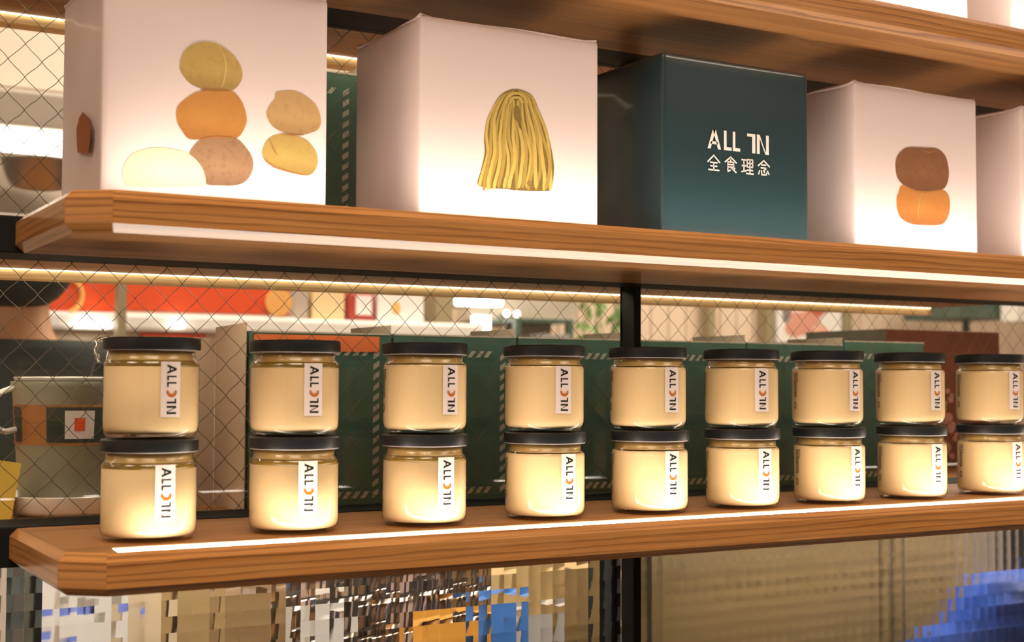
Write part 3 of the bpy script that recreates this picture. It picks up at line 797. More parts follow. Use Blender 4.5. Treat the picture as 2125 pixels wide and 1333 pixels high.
# green striped paper bags
def bag(xa, xb, z0, h, label, extra=.0085, orange=False, y0=.085, dep=.10, bottom=True):
    t = thing('paper_bag', (xa, y0, z0), label, 'paper bag', 'green striped paper bags')
    th = .0008; y1 = y0 + dep
    m = MB().box(xa, xb, y0, y0 + th, z0, z0 + h); build(m, 'front_panel', M['bagG'], t)
    build(MB().box(xa, xb, y1 - th, y1, z0, z0 + h), 'back_panel', M['bagG'], t)
    build(MB().box(xa, xa + th, y0 + th, y1 - th, z0, z0 + h), 'gusset', M['bagG'], t)
    build(MB().prism([(y0 + th, z0), (y1 - th, z0), (y1 - th, z0 + h + extra), (y0 + th, z0 + h + extra)], 0, xb - th, xb), 'gusset', M['bagIn'], t)
    build(MB().box(xa, xb, y0 - .0002, y0 - .00002, z0 + h - .0015, z0 + h), 'top_edge', M['stripe'], t)
    if bottom: build(MB().box(xa + th, xb - th, y0 + th, y1 - th, z0, z0 + th), 'base', M['bagIn'], t)
    # slanted stripe border
    m = MB(); yy = y0 - .0002; bw = .0065; xi0, xi1 = xa + .012, xb - .016; zi0, zi1 = z0 + .012, z0 + h - .019
    def par(cx, cz, horiz):
        a = .0042
        if horiz: q = [(cx - a, cz - bw / 2), (cx + a * .2, cz - bw / 2), (cx + a * 1.4, cz + bw / 2), (cx + a * .2, cz + bw / 2)]
        else: q = [(cx - bw / 2, cz - a * 1.1), (cx + bw / 2, cz - a * .1), (cx + bw / 2, cz + a * 1.2), (cx - bw / 2, cz + a * .2)]
        m.add([(x, yy, z) for x, z in q], [(0, 1, 2, 3)])
    n = int((xi1 - xi0) / .0095)
    for k in range(n): par(xi0 + k * .0095, zi0, True); par(xi0 + k * .0095, zi1, True)
    n = int((zi1 - zi0) / .0105)
    for k in range(n + 1): par(xi1, zi0 + .001 + k * .0105, False); par(xi0 - .004, zi0 + .001 + k * .0105, False)
    build(m, 'stripe_border', M['stripe'], t)
    if orange:
        build(MB().box(xa + .002, xb - .013, y0 - .0004, y0 - .00022, z0 + h - .0185, z0 + h - .003), 'orange_print', M['orange'], t)
    return t
BX = [.4365, .5835, .7276, .8771, 1.0366, 1.1891, 1.3267]
bl = ['green striped paper bag with an orange top band, next to the kraft bag', 'green striped paper bag, second from the kraft bag behind the jars',
      'green striped paper bag partly behind the steel post', 'green striped paper bag just past the steel post', 'green striped paper bag, second past the steel post',
      'green striped paper bag in front of the brown carton']
for i in range(6):
    bag(BX[i] + .0012, BX[i + 1] - .0012, -.004, .1705 + (.005 if i == 5 else 0), bl[i], orange=(i == 0), extra=.0085 if i < 5 else -.002)
bag(.37, .5471, .2541, .1690, 'green striped paper bag on the shelf behind the bun and noodle boxes', dep=.105)

# kraft paper bag seen from its side (its printed figure is left out)
t = thing('kraft_bag', (.42, .10, -.004), 'plain kraft paper bag with pale side panel beside the first jar stack', 'paper bag')
z0, h = -.004, .1785; xr = .434; xl2 = .428
def sidequad(xa, xb, ya, yb, ha, hb, th, m):
    return m.add([(xa, ya, z0), (xb, yb, z0), (xb, yb, z0 + hb), (xa, ya, z0 + ha), (xa + th, ya, z0), (xb + th, yb, z0), (xb + th, yb, z0 + hb), (xa + th, ya, z0 + ha)],
                 [(0, 1, 2, 3), (7, 6, 5, 4), (0, 4, 5, 1), (1, 5, 6, 2), (2, 6, 7, 3), (3, 7, 4, 0)])
build(sidequad(.434, .432, .092, .176, .1785, .1765, .0010, MB()), 'side_panel', M['kraft'], t)
build(MB().box(.3545, .4318, .1762, .1772, z0, z0 + .166), 'back_panel', M['kraft'], t)

# translucent tub on a white tray, at the cut corner end
tx, ty = .292, .165
t = thing('round_tray', (tx, ty, -.004), 'round white plastic tray under the translucent tub', 'tray')
build(MB().lathe([(0, -.004), (.058, -.004), (.064, .001), (.067, .014), (.0655, .0145), (.062, .004), (.056, .0015), (0, .0015)], 48, (tx, ty, 0)), 'dish', M['whitep'], t, smooth=50)
t = thing('plastic_tub', (tx, ty, .0016), 'translucent lidded plastic tub with brown label band on the tray', 'tub')
mt, nt2, b2_ = newmat('tub_plastic'); b2_.inputs['Base Color'].default_value = srgb(206, 206, 186); b2_.inputs['Transmission Weight'].default_value = .45; b2_.inputs['Roughness'].default_value = .45; b2_.inputs['IOR'].default_value = 1.1
build(MB().lathe([(0, .0016), (.044, .0016), (.047, .004), (.0545, .112), (.056, .114), (.056, .118), (.053, .118), (.0455, .006), (0, .005)], 48, (tx, ty, 0)), 'tub_body', mt, t, smooth=50)
build(MB().lathe([(.0507, .060), (.0532, .0965), (.0537, .0965), (.0512, .060), (.0507, .060)], 48, (tx, ty, 0)), 'label_band', plain('tub_band', srgb(160, 104, 54), rough=.6), t, smooth=50)
def tubpatch(R0, R1, a0, a1, z0_, z1_, name, mat):
    n = 8; vs = []
    for (rr, z) in ((R0, z0_), (R1, z1_)):
        for i in range(n + 1):
            a = R(a0 + (a1 - a0) * i / n); vs.append((tx + rr * math.cos(a), ty + rr * math.sin(a), z))
    return build(MB().add(vs, [(i, i + 1, n + 2 + i, n + 1 + i) for i in range(n)]), name, mat, t)
tubpatch(.0515, .0539, -128, -66, .0625, .0945, 'dark_panel', plain('tub_dark', srgb(44, 54, 44), rough=.6))
tubpatch(.0515, .0539, -178, -160, .0625, .0945, 'dark_panel', bpy.data.materials['tub_dark'])
tubpatch(.0520, .0540, -110, -82, .066, .0915, 'card_print', M['paperwhite'])
tubpatch(.0526, .0538, -101, -91, .073, .085, 'emblem_print', M['red'])
build(MB().tube([(tx - .055, ty - .005, .112), (tx - .068, ty - .02, .108), (tx - .080, ty - .03, .098), (tx - .083, ty - .03, .085), (tx - .075, ty - .02, .076), (tx - .062, ty - .01, .072), (tx - .051, ty - .005, .074)], .0028, 8), 'handle', M['whitep'], t, smooth=60)
build(MB().lathe([(0, .1186), (.052, .1186), (.0535, .121), (.053, .1222), (0, .1226)], 48, (tx, ty, 0)), 'lid', M['whitep'], t, smooth=50)
t = thing('binder_clip', (tx + .022, ty - .02, .1228), 'black binder clip with wire arms standing on the tub lid', 'clip')
cx, cy, cz = tx + .022, ty - .02, .1228
build(MB().prism([(cx - .011, cz), (cx + .011, cz), (cx + .0075, cz + .013), (cx - .0075, cz + .013)], 1, cy - .006, cy + .006), 'clip_body', M['blackp'], t, bevel=.001)
for s in (-1, 1):
    build(MB().tube([(cx - .004, cy + s * .004, cz + .0131), (cx - .0055, cy + s * .006, cz + .020), (cx - .0065, cy + s * .007, cz + .026), (cx - .004, cy + s * .008, cz + .030), (cx - .006, cy + s * .0085, cz + .034), (cx, cy + s * .009, cz + .0365), (cx + .006, cy + s * .0085, cz + .034), (cx + .004, cy + s * .008, cz + .030), (cx + .0065, cy + s * .007, cz + .026), (cx + .0055, cy + s * .006, cz + .020), (cx + .004, cy + s * .004, cz + .0131)], .0011, 6), 'wire_arm', M['chrome'], t, smooth=60)
# yellow folded paper
yp = at(15, 960, .12)
t = thing('folded_napkin', (yp.x - .01, .125, -.004), 'folded yellow paper napkin beside the tub', 'napkin')
for k in range(4):
    build(MB().add([(yp.x - .03, .118 + k * .006, -.004), (yp.x + .004 + k * .002, .118 + k * .006, -.004), (yp.x + .012 - k * .003, .120 + k * .006, .045 - k * .004), (yp.x - .03, .120 + k * .006, .052 - k * .003),
                    (yp.x - .03, .120 + k * .006, -.004), (yp.x + .004 + k * .002, .120 + k * .006, -.004), (yp.x + .012 - k * .003, .122 + k * .006, .045 - k * .004), (yp.x - .03, .122 + k * .006, .052 - k * .003)],
                   [(0, 1, 2, 3), (7, 6, 5, 4), (0, 4, 5, 1), (1, 5, 6, 2), (2, 6, 7, 3), (3, 7, 4, 0)]), 'fold', M['yellowp'], t)

# brown carton behind the last bag
t = thing('brown_carton', (1.43, .25, -.004), 'tall brown printed carton behind the last green bag', 'carton')
build(MB().box(1.4286, 1.66, .25, .415, -.0038, .1966), 'carton_body', M['carton'], t, bevel=.001)
build(MB().box(1.4282, 1.4285, .25, .415, -.0038, .1966), 'side_panel', M['cartonside'], t)
m = MB()
for k in range(16):
    q = at(1972 + random.uniform(-14, 14), 812 + k * 9, .2497); s = random.uniform(.004, .009)
    m.ball((q.x, .2499, q.z), (s, .0003, s * .8), 10, 6)
build(m, 'blossom_print', M['pinkp'], t)

# ------------------------------------------------------------------ shop beyond
def slab(name, px0, px1, py0, py1, y, d, mat, label=None, cat=None, group=None, parent=None, kind=None):
    a = at(px0, (py0 + py1) / 2, y); b2 = at(px1, (py0 + py1) / 2, y)
    zt2 = at((px0 + px1) / 2, py0, y).z; zb2 = at((px0 + px1) / 2, py1, y).z
    o = build(MB().box(a.x, b2.x, y, y + d, zb2, zt2), name, mat, parent, bevel=.002)
    if label: tag(o, label, cat, group, kind)
    return o
def bb(px0, px1, py0, py1, y):
    a = at(px0, (py0 + py1) / 2, y); b2 = at(px1, (py0 + py1) / 2, y)
    return a.x, b2.x, at((px0 + px1) / 2, py1, y).z, at((px0 + px1) / 2, py0, y).z
YS = 2.0
x0, x1, zb, zt1 = bb(118, 618, 652, 690, YS)
k = thing('food_stall', (x0, YS, FLOOR), 'food stall front with white lit ledge below red sign boards', 'stall')
build(MB().box(x0 - .6, x1, YS, YS + .5, zb, zt1), 'ledge', M['whitep'], k, bevel=.01)
build(MB().box(x0 - .6, x1, YS + .04, YS + .45, FLOOR, zb - .001), 'counter_front', M['cream_wall'], k)
slab('counter_panel', 295, 428, 692, 752, YS + .02, .018, M['red'], parent=k)
for a, b2 in ((158, 232), (362, 384)):
    slab('light_tube', a, b2, 668, 680, YS - .03, .02, M['tubeglow'], parent=k)
x0, x1, zb, zt1 = bb(245, 263, 560, 700, YS - .06)
tag(build(MB().box(x0, x1, YS - .06, YS - .03, FLOOR, CEIL), 'stall_post', M['olive']), 'olive post standing before the red sign boards', 'post')
x0, x1, zb, zt1 = bb(118, 618, 652, 690, YS)
build(MB().box(x1 + .001, x1 + .55, YS + .05, YS + .45, zb, zt1), 'ledge', M['whitep'], k, bevel=.01); build(MB().box(x1 + .001, x1 + .55, YS + .06, YS + .44, FLOOR, zb - .001), 'counter_front', M['greybeige'], k)
ZL = zt1 + .0005
zsg = at(300, 560, YS).z
for a, b2, lab in ((100, 246, 'short red sign board with yellow arc over the food stall'), (264, 605, 'long red sign board with yellow disc over the food stall')):
    x0, x1, zb, zt1 = bb(a, b2, 560, 651, YS)
    t = thing('sign_board', (x0, YS + .02, zb), lab, 'sign', 'red sign boards over the stall')
    build(MB().box(x0, x1, YS + .01, YS + .05, zb + .002, zt1), 'board', M['red'], t, bevel=.004)
    if a > 200:
        c = at(577, 628, YS + .01); build(MB().lathe([(0, 0), (.037, 0), (.037, .004), (0, .004)], 32).__class__().tube([(c.x, YS + .0095, c.z), (c.x, YS + .004, c.z)], .034, 28), 'logo_disc', M['yellow'], t)
    else:
        c = at(118, 612, YS + .01)
        build(MB().tube([(c.x + .055 * math.cos(R(q)), YS + .007, c.z + .045 * math.sin(R(q))) for q in range(-60, 61, 12)], .006, 6), 'logo_arc', M['yellow'], t)
# packets on the stall end
def onledge(name, px0, px1, py0, mat, label, cat):
    x0, x1, zb, zt1 = bb(px0, px1, py0, 655, YS + .1)
    return tag(build(MB().box(x0, x1, YS + .1, YS + .2, ZL, zt1), name, mat, bevel=.004), label, cat)
onledge('grey_canister', 607, 640, 598, M['greybeige'], 'grey beige canister standing on the white stall ledge', 'canister')
onledge('beige_carton', 648, 716, 600, plain('beige_box', srgb(224, 198, 150)), 'wide beige carton standing on the white stall ledge', 'carton')
x0, x1, zb, zt1 = bb(722, 780, 604, 655, YS + .1); zb = ZL
t = thing('red_packet', (x0, YS + .1, zb), 'red packet with white square panel on the stall ledge', 'packet')
build(MB().box(x0, x1, YS + .1, YS + .16, zb, zt1), 'packet_body', plain('dark_red', srgb(168, 60, 48)), t, bevel=.012)
build(MB().box(x0 + .022, x1 - .012, YS + .0985, YS + .0995, zb + .016, zt1 - .012), 'white_panel', M['whitep'], t)
x0, x1, zb, zt1 = bb(784, 880, 604, 655, YS + .1); zb = ZL
t = thing('white_carton', (x0, YS + .1, zb), 'white carton with small yellow drop on the stall ledge', 'carton')
build(MB().box(x0, x1, YS + .1, YS + .2, zb, zt1), 'carton_body', M['whitep'], t, bevel=.003)
c = at(823, 640, YS + .0985); build(MB().ball((c.x, c.y, c.z), (.012, .001, .017), 12, 8), 'drop_print', M['yellow'], t)
# pale bulkhead, spot lights, and a dark green table frame further back
slab('trim_20', 905, 940, 420, 720, 2.5, .1, M['olive'], 'olive pillar beyond the stall', 'pillar', kind='structure')
slab('wall_partition', 975, 1196, 560, 668, 2.9, .1, M['ceil'], 'pale bulkhead beyond the stall', 'wall', kind='structure')
x0, x1, zb, zt1 = bb(962, 1044, 618, 634, 2.6)
t = thing('strip_lamp', (x0, 2.6, zb), 'bright strip lamp fixed to the pale bulkhead', 'lamp')
build(MB().box(x0, x1, 2.6, 2.66, zb, zt1), 'diffuser', M['tubeglow'], t, bevel=.004)
build(MB().box(x0, x1, 2.66, 2.9, zb + .004, zt1 - .004), 'bracket', M['whitep'], t)
for q, (a, b2) in enumerate(((1048, 651), (1069, 652))):
    c = at(a, b2, 2.88); t = thing('spot_lamp', (c.x, 2.88, c.z), 'round spot lamp on the bulkhead, %s' % ('nearer the strip lamp', 'nearer the hanging plant')[q], 'lamp', 'spot lamps on the bulkhead')
    build(MB().tube([(c.x, 2.899, c.z), (c.x, 2.87, c.z)], .012, 14), 'housing', M['whitep'], t)
    build(MB().ball((c.x, 2.868, c.z), (.010, .006, .010), 12, 8), 'bulb', M['tubeglow'], t)
slab('light_box', 985, 1018, 655, 690, 2.6, .02, M['tubeglow'], 'glowing white light box beyond the stall', 'light box')
x0, x1, zb, zt1 = bb(1070, 1190, 662, 720, 2.5)
t = thing('display_table', (x0, 2.5, FLOOR), 'dark green framed display table beyond the stall', 'table')
build(MB().box(x0, x1, 2.5, 2.9, zt1 - .012, zt1), 'top_rail', M['dgreen'], t)
for xx in (x0, x1 - .02): build(MB().box(xx, xx + .02, 2.5, 2.52, FLOOR, zt1 - .0121), 'leg', M['dgreen'], t)
build(MB().box(x0 + .021, x1 - .021, 2.6, 2.62, FLOOR + .3, zt1 - .013), 'back_panel', M['greybeige'], t)
slab('grey_bowl_stack', 1120, 1184, 694, 712, 2.42, .06, plain('grey_ware', srgb(140, 136, 132)), 'low grey tray at the display table', 'tray')
# hanging plant
c = at(1225, 628, 2.7)
t = thing('hanging_plant', (c.x, 2.7, c.z - .25), 'trailing green plant hanging in front of the cream boards', 'plant')
rn = random.Random(11); lm = MB().add([(0, 0, 0), (.012, -.004, -.012), (0, -.006, -.036), (-.012, -.004, -.012)], [(0, 1, 2), (0, 2, 3)]).mesh('leaf'); lm.materials.append(M['leaf'])
mm = MB()
for s in range(9):
    sx = c.x + rn.uniform(-.06, .14); ln = rn.uniform(.06, .24); pts = [(sx + rn.uniform(-.01, .01), 2.7, c.z + .14 - q / 6 * (ln + .14)) for q in range(7)]
    mm.tube(pts, .002, 5)
    for q in range(int(ln / .02) + 6):
        f = rn.random(); zz = c.z + .14 - f * (ln + .14)
        o = link('leaf', lm, None, t); o.location = (sx + rn.uniform(-.018, .018) - c.x, rn.uniform(-.015, .015), zz - (c.z - .25))
        o.rotation_euler = (rn.uniform(-.4, .4), rn.uniform(-.8, .8), rn.uniform(-1, 1)); sc = rn.uniform(.7, 1.2); o.scale = (sc, sc, sc)
build(mm, 'stem', M['stem'], t)
build(MB().box(c.x - .1, c.x + .18, 2.62, 2.78, c.z + .14, c.z + .24), 'planter', M['whitep'], t, bevel=.01)
for xx in (-.08, .16): build(MB().tube([(c.x + xx, 2.7, c.z + .235), (c.x + xx, 2.7, CEIL)], .002, 5), 'cord', M['stem'], t)
# posts and poster on the boarded wall
for a, lab in ((1472, 'olive batten on the boarded wall nearer the plant'), (1592, 'olive batten on the boarded wall beside the poster'), (1755, 'olive batten on the boarded wall beyond the poster')):
    slab('wall_batten', a, a + 13, 500, 760, 3.10, .05, M['olive'], lab, 'batten', 'olive battens on the boarded wall')
x0, x1, zb, zt1 = bb(1612, 1746, 600, 712, 3.12)
t = thing('poster', (x0, 3.12, zb), 'pink and white poster on the boarded wall', 'poster')
build(MB().box(x0, x1, 3.12, 3.14, zb, zt1), 'sheet', M['whitep'], t)
for a, b2, ra, rb, mt_ in ((1665, 672, 52, 34, M['pinkp']), (1692, 648, 34, 12, plain('poster_red', srgb(190, 96, 70))), (1632, 652, 16, 26, plain('poster_grey', srgb(130, 122, 116))), (1706, 692, 36, 20, plain('poster_blush', srgb(232, 176, 150)))):
    q = at(a, b2, 3.1185); k_ = 4.6 / FPX
    build(MB().ball((q.x, 3.119 - ra * 1e-5, q.z), (ra * k_, .0008, rb * k_), 18, 8, lambda d: 1 + .25 * math.sin(d.x * 5 + d.z * 4 + ra)), 'printed_shape', mt_, t)
# cabinet and fittings at the far end
slab('wall_cabinet', 1990, 2106, 590, 662, 2.7, .3, M['dgreen'], 'dark green wall cabinet beyond the brown carton', 'cabinet')
slab('white_socket_box', 2110, 2150, 632, 668, 2.6, .08, M['whitep'], 'white box lamp beside the dark green wall cabinet', 'box')
slab('drain_pipe', 2008, 2013, 663, 760, 2.95, .03, M['dgreen'], 'thin green pipe below the wall cabinet', 'pipe')
# hood with light tube and steel bowls seen past the bun box
x0, x1, zb, zt1 = bb(-160, 190, 180, 262, 1.8)
t = thing('extractor_hood', (x0, 1.8, zb), 'pale hood with a long light tube beyond the bun box', 'hood')
build(MB().box(x0, x1, 1.8, 2.3, zb, zt1), 'hood_body', M['greybeige'], t, bevel=.01)
slab('light_tube', -150, 190, 268, 308, 1.80, .05, M['tubeglow'], parent=t)
slab('top_panel', -160, 190, 60, 179, 1.9, .3, M['ceil'], parent=t)
c = at(45, 395, .9)
for q, (px, py, rad, lab) in enumerate(((60, 392, .10, 'round steel bowl on the white rear shelf behind the glass'),)):
    c = at(px, py, .9)
    t = thing('steel_bowl', (c.x, .9, c.z - .05), lab, 'bowl')
    build(MB().lathe([(0, -.05), (rad * .6, -.05), (rad * .92, -.01), (rad, .03), (rad * 1.03, .033), (rad * .98, .034), (rad * .88, -.006), (rad * .55, -.044), (0, -.046)], 40, (c.x, .9, c.z)), 'bowl_shell', M['chrome'], t, smooth=60)
x0 = at(-250, 400, .9).x; zz = at(60, 392, .9).z - .0505
t = thing('rear_shelf', (x0, .8, zz), 'white rear shelf holding the steel bowl', 'shelf')
build(MB().box(x0, .60, .78, 1.02, zz - .02, zz - .0002), 'shelf_board', M['whitep'], t, bevel=.002)
for xx in (x0 + .02, .52): build(MB().tube([(xx, .90, zz - .001), (xx, .90, CEIL)], .003, 6), 'hanger_rod', M['whitep'], t)

# ------------------------------------------------------------------ person beyond the glass at the cut corner end
def skinify(o):
    o.modifiers.new('skin', 'SKIN')          # adding the modifier does not always create the layer
    if not o.data.skin_vertices:
        with bpy.context.temp_override(object=o, active_object=o): bpy.ops.mesh.customdata_skin_add()
def person():
    px_, py_ = .440, 1.25
    t = thing('person', (px_, py_, FLOOR), 'person in dark cap and dark jacket, turned away behind the tub', 'person')
    me = bpy.data.meshes.new('body')
    fing = {}
    for h in ('l', 'r'):
        for q, (dx, dy, dz) in enumerate(((-.030, .03, -.004), (-.014, .055, -.006), (0, .062, -.008), (.013, .056, -.008), (.025, .044, -.01))): fing['f%s%d' % (h, q)] = ('ha' + h, (dx, dy, dz))
    J = {'pelvis': (0, 0, .80), 'waist': (0, 0, .95), 'chest': (0, -.01, 1.13), 'neck0': (0, -.01, 1.285), 'neck1': (-.005, .0, 1.335), 'head': (-.01, .02, 1.41), 'head2': (-.01, .03, 1.47),
         'shl': (-.17, -.01, 1.22), 'ell': (-.23, .0, .98), 'wrl': (-.20, .14, .86), 'hal': (-.185, .19, .845),
         'shr': (.17, -.01, 1.22), 'elr': (.23, .0, .98), 'wrr': (.19, .16, .88), 'har': (.175, .21, .87),
         'hil': (-.09, 0, .76), 'knl': (-.10, .01, .43), 'anl': (-.10, -.01, .08), 'tol': (-.11, .11, .035),
         'hir': (.09, 0, .76), 'knr': (.10, .01, .43), 'anr': (.10, -.01, .08), 'tor': (.11, .11, .035)}
    rad = {'pelvis': .13, 'waist': .125, 'chest': .14, 'neck0': .06, 'neck1': .052, 'head': .078, 'head2': .082, 'shl': .068, 'ell': .05, 'wrl': .034, 'hal': .03, 'shr': .068, 'elr': .05, 'wrr': .034, 'har': .03,
           'hil': .085, 'knl': .06, 'anl': .045, 'tol': .035, 'hir': .085, 'knr': .06, 'anr': .045, 'tor': .035}
    for q, (root, d) in fing.items(): J[q] = tuple(a + b3 for a, b3 in zip(J[root], d)); rad[q] = .008
    ks = list(J); ed = [(root, q) for q, (root, d) in fing.items()] + [('pelvis', 'waist'), ('waist', 'chest'), ('chest', 'neck0'), ('neck0', 'neck1'), ('neck1', 'head'), ('head', 'head2'), ('chest', 'shl'), ('shl', 'ell'), ('ell', 'wrl'), ('wrl', 'hal'), ('chest', 'shr'), ('shr', 'elr'), ('elr', 'wrr'), ('wrr', 'har'),
          ('pelvis', 'hil'), ('hil', 'knl'), ('knl', 'anl'), ('anl', 'tol'), ('pelvis', 'hir'), ('hir', 'knr'), ('knr', 'anr'), ('anr', 'tor')]
    me.from_pydata([J[q] for q in ks], [(ks.index(a), ks.index(b3)) for a, b3 in ed], [])
    o = link('body', me, M['skin'], t)
    for q in ('pelvis', 'waist', 'chest', 'shl', 'ell', 'shr', 'elr', 'hil', 'knl', 'hir', 'knr'): rad[q] *= .8
    skinify(o)
    sv = me.skin_vertices[0].data
    for i, q in enumerate(ks): sv[i].radius = (rad[q], rad[q] * (.75 if q in ('pelvis', 'waist', 'chest') else 1))
    sv[0].use_root = True
    s = o.modifiers.new('sub', 'SUBSURF'); s.levels = 2; s.render_levels = 2
    o.modifiers['skin'].use_smooth_shade = True
    # jacket and trousers: the same figure a little fuller, without head, hands and feet
    def garment(name, keys, grow, mat):
        me2 = bpy.data.meshes.new(name); kk2 = [q for q in ks if q in keys]
        me2.from_pydata([J[q] for q in kk2], [(kk2.index(a), kk2.index(b3)) for a, b3 in ed if a in kk2 and b3 in kk2], [])
        g = link(name, me2, mat, t); skinify(g)
        for i, q in enumerate(kk2): gg = grow * (1.25 if q in ('pelvis', 'waist', 'chest', 'shl', 'ell', 'shr', 'elr', 'hil', 'knl', 'hir', 'knr') else 1); me2.skin_vertices[0].data[i].radius = (rad[q] * gg, rad[q] * gg * (.8 if q in ('pelvis', 'waist', 'chest') else 1))
        me2.skin_vertices[0].data[0].use_root = True
        g.modifiers['skin'].use_smooth_shade = True; s2 = g.modifiers.new('sub', 'SUBSURF'); s2.levels = 2; s2.render_levels = 2
    garment('jacket', ('pelvis', 'waist', 'chest', 'neck0', 'shl', 'ell', 'wrl', 'shr', 'elr', 'wrr'), 1.17, M['jacket'])
    garment('trousers', ('pelvis', 'hil', 'knl', 'anl', 'hir', 'knr', 'anr'), 1.1, M['cap'])
    m = MB().ball((-.01 + px_, .015 + py_, FLOOR + 1.46), (.108, .124, .105), 24, 14); m.f = [f for f in m.f if sum(m.v[i][2] for i in f) / len(f) > FLOOR + 1.385]
    build(m, 'cap', M['cap'], t, smooth=60)
    build(MB().prism([(px_ - .09, py_ + .10), (px_ - .07, py_ + .16), (px_, py_ + .19), (px_ + .05, py_ + .16), (px_ + .07, py_ + .10)], 2, FLOOR + 1.40, FLOOR + 1.407), 'cap_peak', M['cap'], t)
    m = MB().ball((px_ - .01, py_ + .108, FLOOR + 1.40), (.012, .02, .02), 10, 8); build(m, 'nose', M['skin'], t, smooth=60)
    for s in (-1, 1):
        build(MB().ball((px_ - .01 + s * .085, py_ + .01, FLOOR + 1.405), (.010, .018, .03), 10, 8), 'ear', M['skin'], t, smooth=60)
    m = MB().ball((-.01 + px_, -.01 + py_, FLOOR + 1.42), (.099, .104, .088), 20, 12); build(m, 'hair', M['hair'], t, smooth=60)
person()

# ------------------------------------------------------------------ things seen through the pressed glass under the counter
YU = .42
def under(name, px0, px1, py0, py1, y, d, mat, label, cat, group=None):
    x0, x1, zb2, zt2 = bb(px0, px1, py0, py1, y)
    return tag(build(MB().box(x0, x1, y, y + d, zb2, zt2), name, mat, bevel=.002), label, cat, group)
zlow = at(0, 1400, YU).z
t = thing('under_shelf', (-.3, .44, FLOOR), 'white shelving unit behind the pressed glass', 'shelf')
ZU = -.34
build(MB().box(-.35, 1.02, .43, .80, ZU - .02, ZU), 'shelf_board', M['whitep'], t)
tag(build(MB().box(-.35, 1.02, .82, .84, FLOOR, -.06), 'backing_panel', plain('unit_white', srgb(236, 224, 214))), 'plain white backing panel behind the low shelving unit', 'panel')
for xx in (-.35, 1.0): build(MB().box(xx, xx + .02, .43, .80, FLOOR, ZU - .0201), 'side', M['whitep'], t)
def stand(name, px0, px1, py0, y, d, mat, label, cat, group=None):
    x0, x1, _, zt2 = bb(px0, px1, py0, py0 + 60, y)
    zt2 = min(zt2, -.045)
    return tag(build(MB().box(x0, x1, y, y + d, ZU, zt2), name, mat, bevel=.002), label, cat, group)
stand('dark_folder', 28, 52, 1150, .50, .1, plain('folder_dark', srgb(50, 54, 50)), 'dark upright folder beside the white cards', 'folder', 'folders under the counter')
stand('dark_folder', 66, 100, 1150, .50, .1, plain('folder_olive', srgb(66, 64, 52)), 'olive black upright folder beside the white cards', 'folder', 'folders under the counter')
stand('beige_file', 250, 345, 1205, .50, .1, plain('file_beige', srgb(190, 170, 140)), 'beige upright file box between white cards and olive boxes', 'file box')
stand('olive_box', 352, 450, 1210, .50, .14, plain('olive_box', srgb(132, 108, 70)), 'olive brown box beside the beige file', 'box')
stand('olive_box', 452, 575, 1218, .50, .14, plain('olive_box2', srgb(116, 92, 58)), 'darker olive brown box beside the wire basket', 'box')
# white cards
c0 = [(105, 250, 1165, 'large white printed card behind the pressed glass')]
x0, x1, _, zt2 = bb(105, 250, 1165, 1225, .49)
t = thing('white_card', (x0, .49, ZU), 'large white printed card behind the pressed glass', 'card')
build(MB().box(x0, x1, .49, .493, ZU, -.05), 'card_sheet', M['whitep'], t)
m = MB()
for k in range(9):
    a = at(112 + k * 16, 1308 - k * 3 + random.uniform(-4, 4), .4895); m.box(a.x, a.x + .011, .4894, .4899, a.z - .004, a.z + .006)
build(m, 'blue_print', plain('blue_ink', srgb(96, 110, 180)), t)
m = MB()
for a, b2 in ((150, 1235), (168, 1240), (190, 1238), (215, 1250), (235, 1228)):
    q = at(a, b2, .4895); m.box(q.x, q.x + .009, .4894, .4899, q.z - .009, q.z)
build(m, 'grey_print', plain('grey_ink', srgb(120, 112, 100)), t)
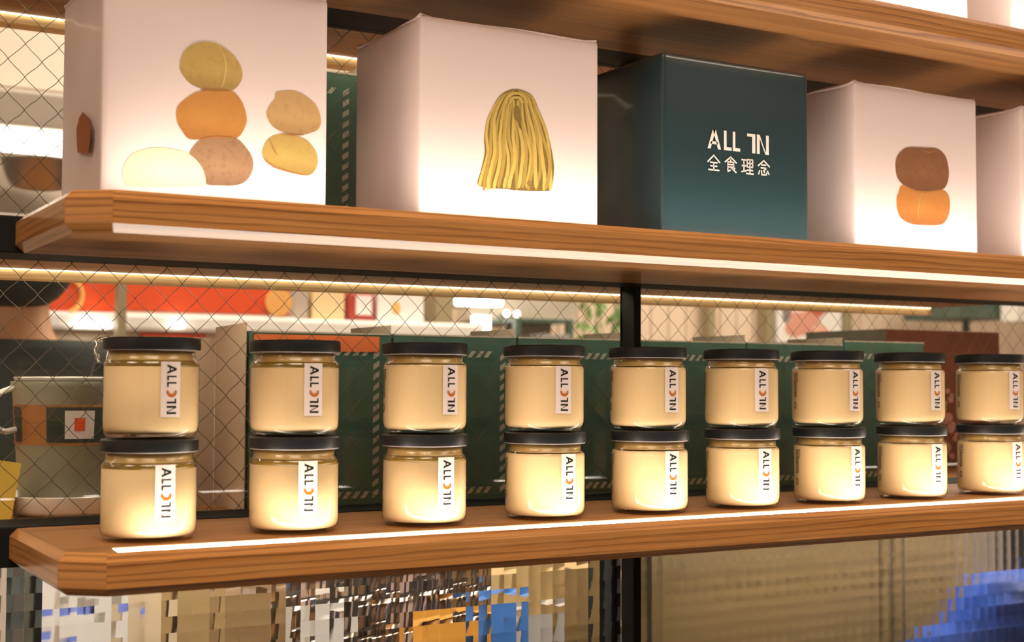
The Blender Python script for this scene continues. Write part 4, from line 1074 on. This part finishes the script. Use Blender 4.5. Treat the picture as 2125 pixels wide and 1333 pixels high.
# wire basket of foil packets
x0, x1, _, zt2 = bb(585, 1010, 1180, 1240, .50)
t = thing('wire_basket', (x0, .50, ZU), 'bright wire basket behind the pressed glass', 'basket')
m = MB(); bx0, bx1 = x0, x1
for k in range(22):
    xx = bx0 + (bx1 - bx0) * k / 21; m.tube([(xx, .50, ZU + .004), (xx, .50, -.055)], .0028, 6)
build(m, 'upright_wires', M['chrome'], t)
m = MB()
for k in range(9):
    zz = ZU + .01 + (-.06 - ZU) * k / 8; m.tube([(bx0, .497, zz), (bx1, .497, zz)], .0032, 6)
build(m, 'cross_wires', M['chrome'], t)
build(MB().box(bx0, bx1, .50, .64, ZU, ZU + .003), 'base', M['chrome'], t)
for k in range(7):
    xx = bx0 + .006 + (bx1 - bx0 - .01) * k / 7; wd = (bx1 - bx0) / 7 - .006
    o = build(MB().box(xx, xx + wd, .53 + .004 * (k % 3), .60, ZU + .0035, -.075 - .02 * ((k * 3) % 4)), 'foil_packet', [plain('packet_brown', srgb(120, 88, 58)), plain('packet_pink', srgb(214, 184, 168)), plain('packet_dark', srgb(60, 50, 40))][k % 3], bevel=.003)
    tag(o, ['brown foil packet standing in the wire basket', 'pale pink foil packet standing in the wire basket', 'dark foil packet standing in the wire basket'][k % 3], 'packet', 'packets in the wire basket')
stand('white_tub', 640, 720, 1262, .455, .03, M['whitep'], 'white upright carton before the wire basket', 'carton')
stand('orange_carton', 868, 985, 1285, .455, .03, plain('orange_carton', srgb(226, 158, 60)), 'orange carton before the wire basket', 'carton')
stand('blue_carton', 1012, 1086, 1248, .455, .04, plain('blue_carton', srgb(62, 116, 190)), 'bright blue carton beside the orange one', 'carton')
stand('white_carton', 1088, 1165, 1275, .455, .03, M['whitep'], 'low white carton beside the blue one', 'carton')
stand('tan_carton', 1040, 1282, 1160, .50, .2, plain('tan_carton', srgb(200, 168, 112)), 'large tan carton behind the blue carton', 'carton')
# slatted cupboard behind the far pressed pane
t = thing('slatted_cupboard', (1.08, .30, FLOOR), 'olive brown slatted cupboard front behind the pressed glass', 'cupboard')
XE = at(2013, 1150, .30).x
sl = MB().box(0, XE - 1.07, 0, .02, 0, .0170).mesh('slat'); sl.materials.append(plain('slat_paint', srgb(122, 100, 60), rough=.5))
for k in range(28):
    o = link('slat', sl, None, t, bevel=.002); o.location = (-.02, 0, (-.045 - .017 - k * .0195) - FLOOR)
build(MB().box(1.05, XE, .322, .34, FLOOR, -.0302 - .005), 'back_board', plain('cupboard_back', srgb(70, 56, 34)), t)
for xx in (at(1850, 1200, .295).x,):
    build(MB().box(xx, xx + .005, .294, .2995, -.60, -.045), 'door_gap', M['blackp'], t)
tag(build(MB().box(1.2, 3.2, .70, .72, FLOOR, -.06), 'pale_screen', M['whitep']), 'pale low screen beyond the slatted cupboard', 'screen')
# blue fuzzy garment
def fz(d): return 1 + .05 * math.sin(d.x * 9 + d.z * 7) + .03 * math.sin(d.x * 23 + d.y * 19 + d.z * 21) + random.uniform(-.012, .012)
c = at(2185, 1432, .19)
o = build(MB().ball((c.x, .185, c.z), (.30, .085, .185), 96, 64, fz), 'blue_fleece', M['blue'], smooth=180)
tag(o, 'royal blue fuzzy fleece behind the far pressed glass', 'fleece')
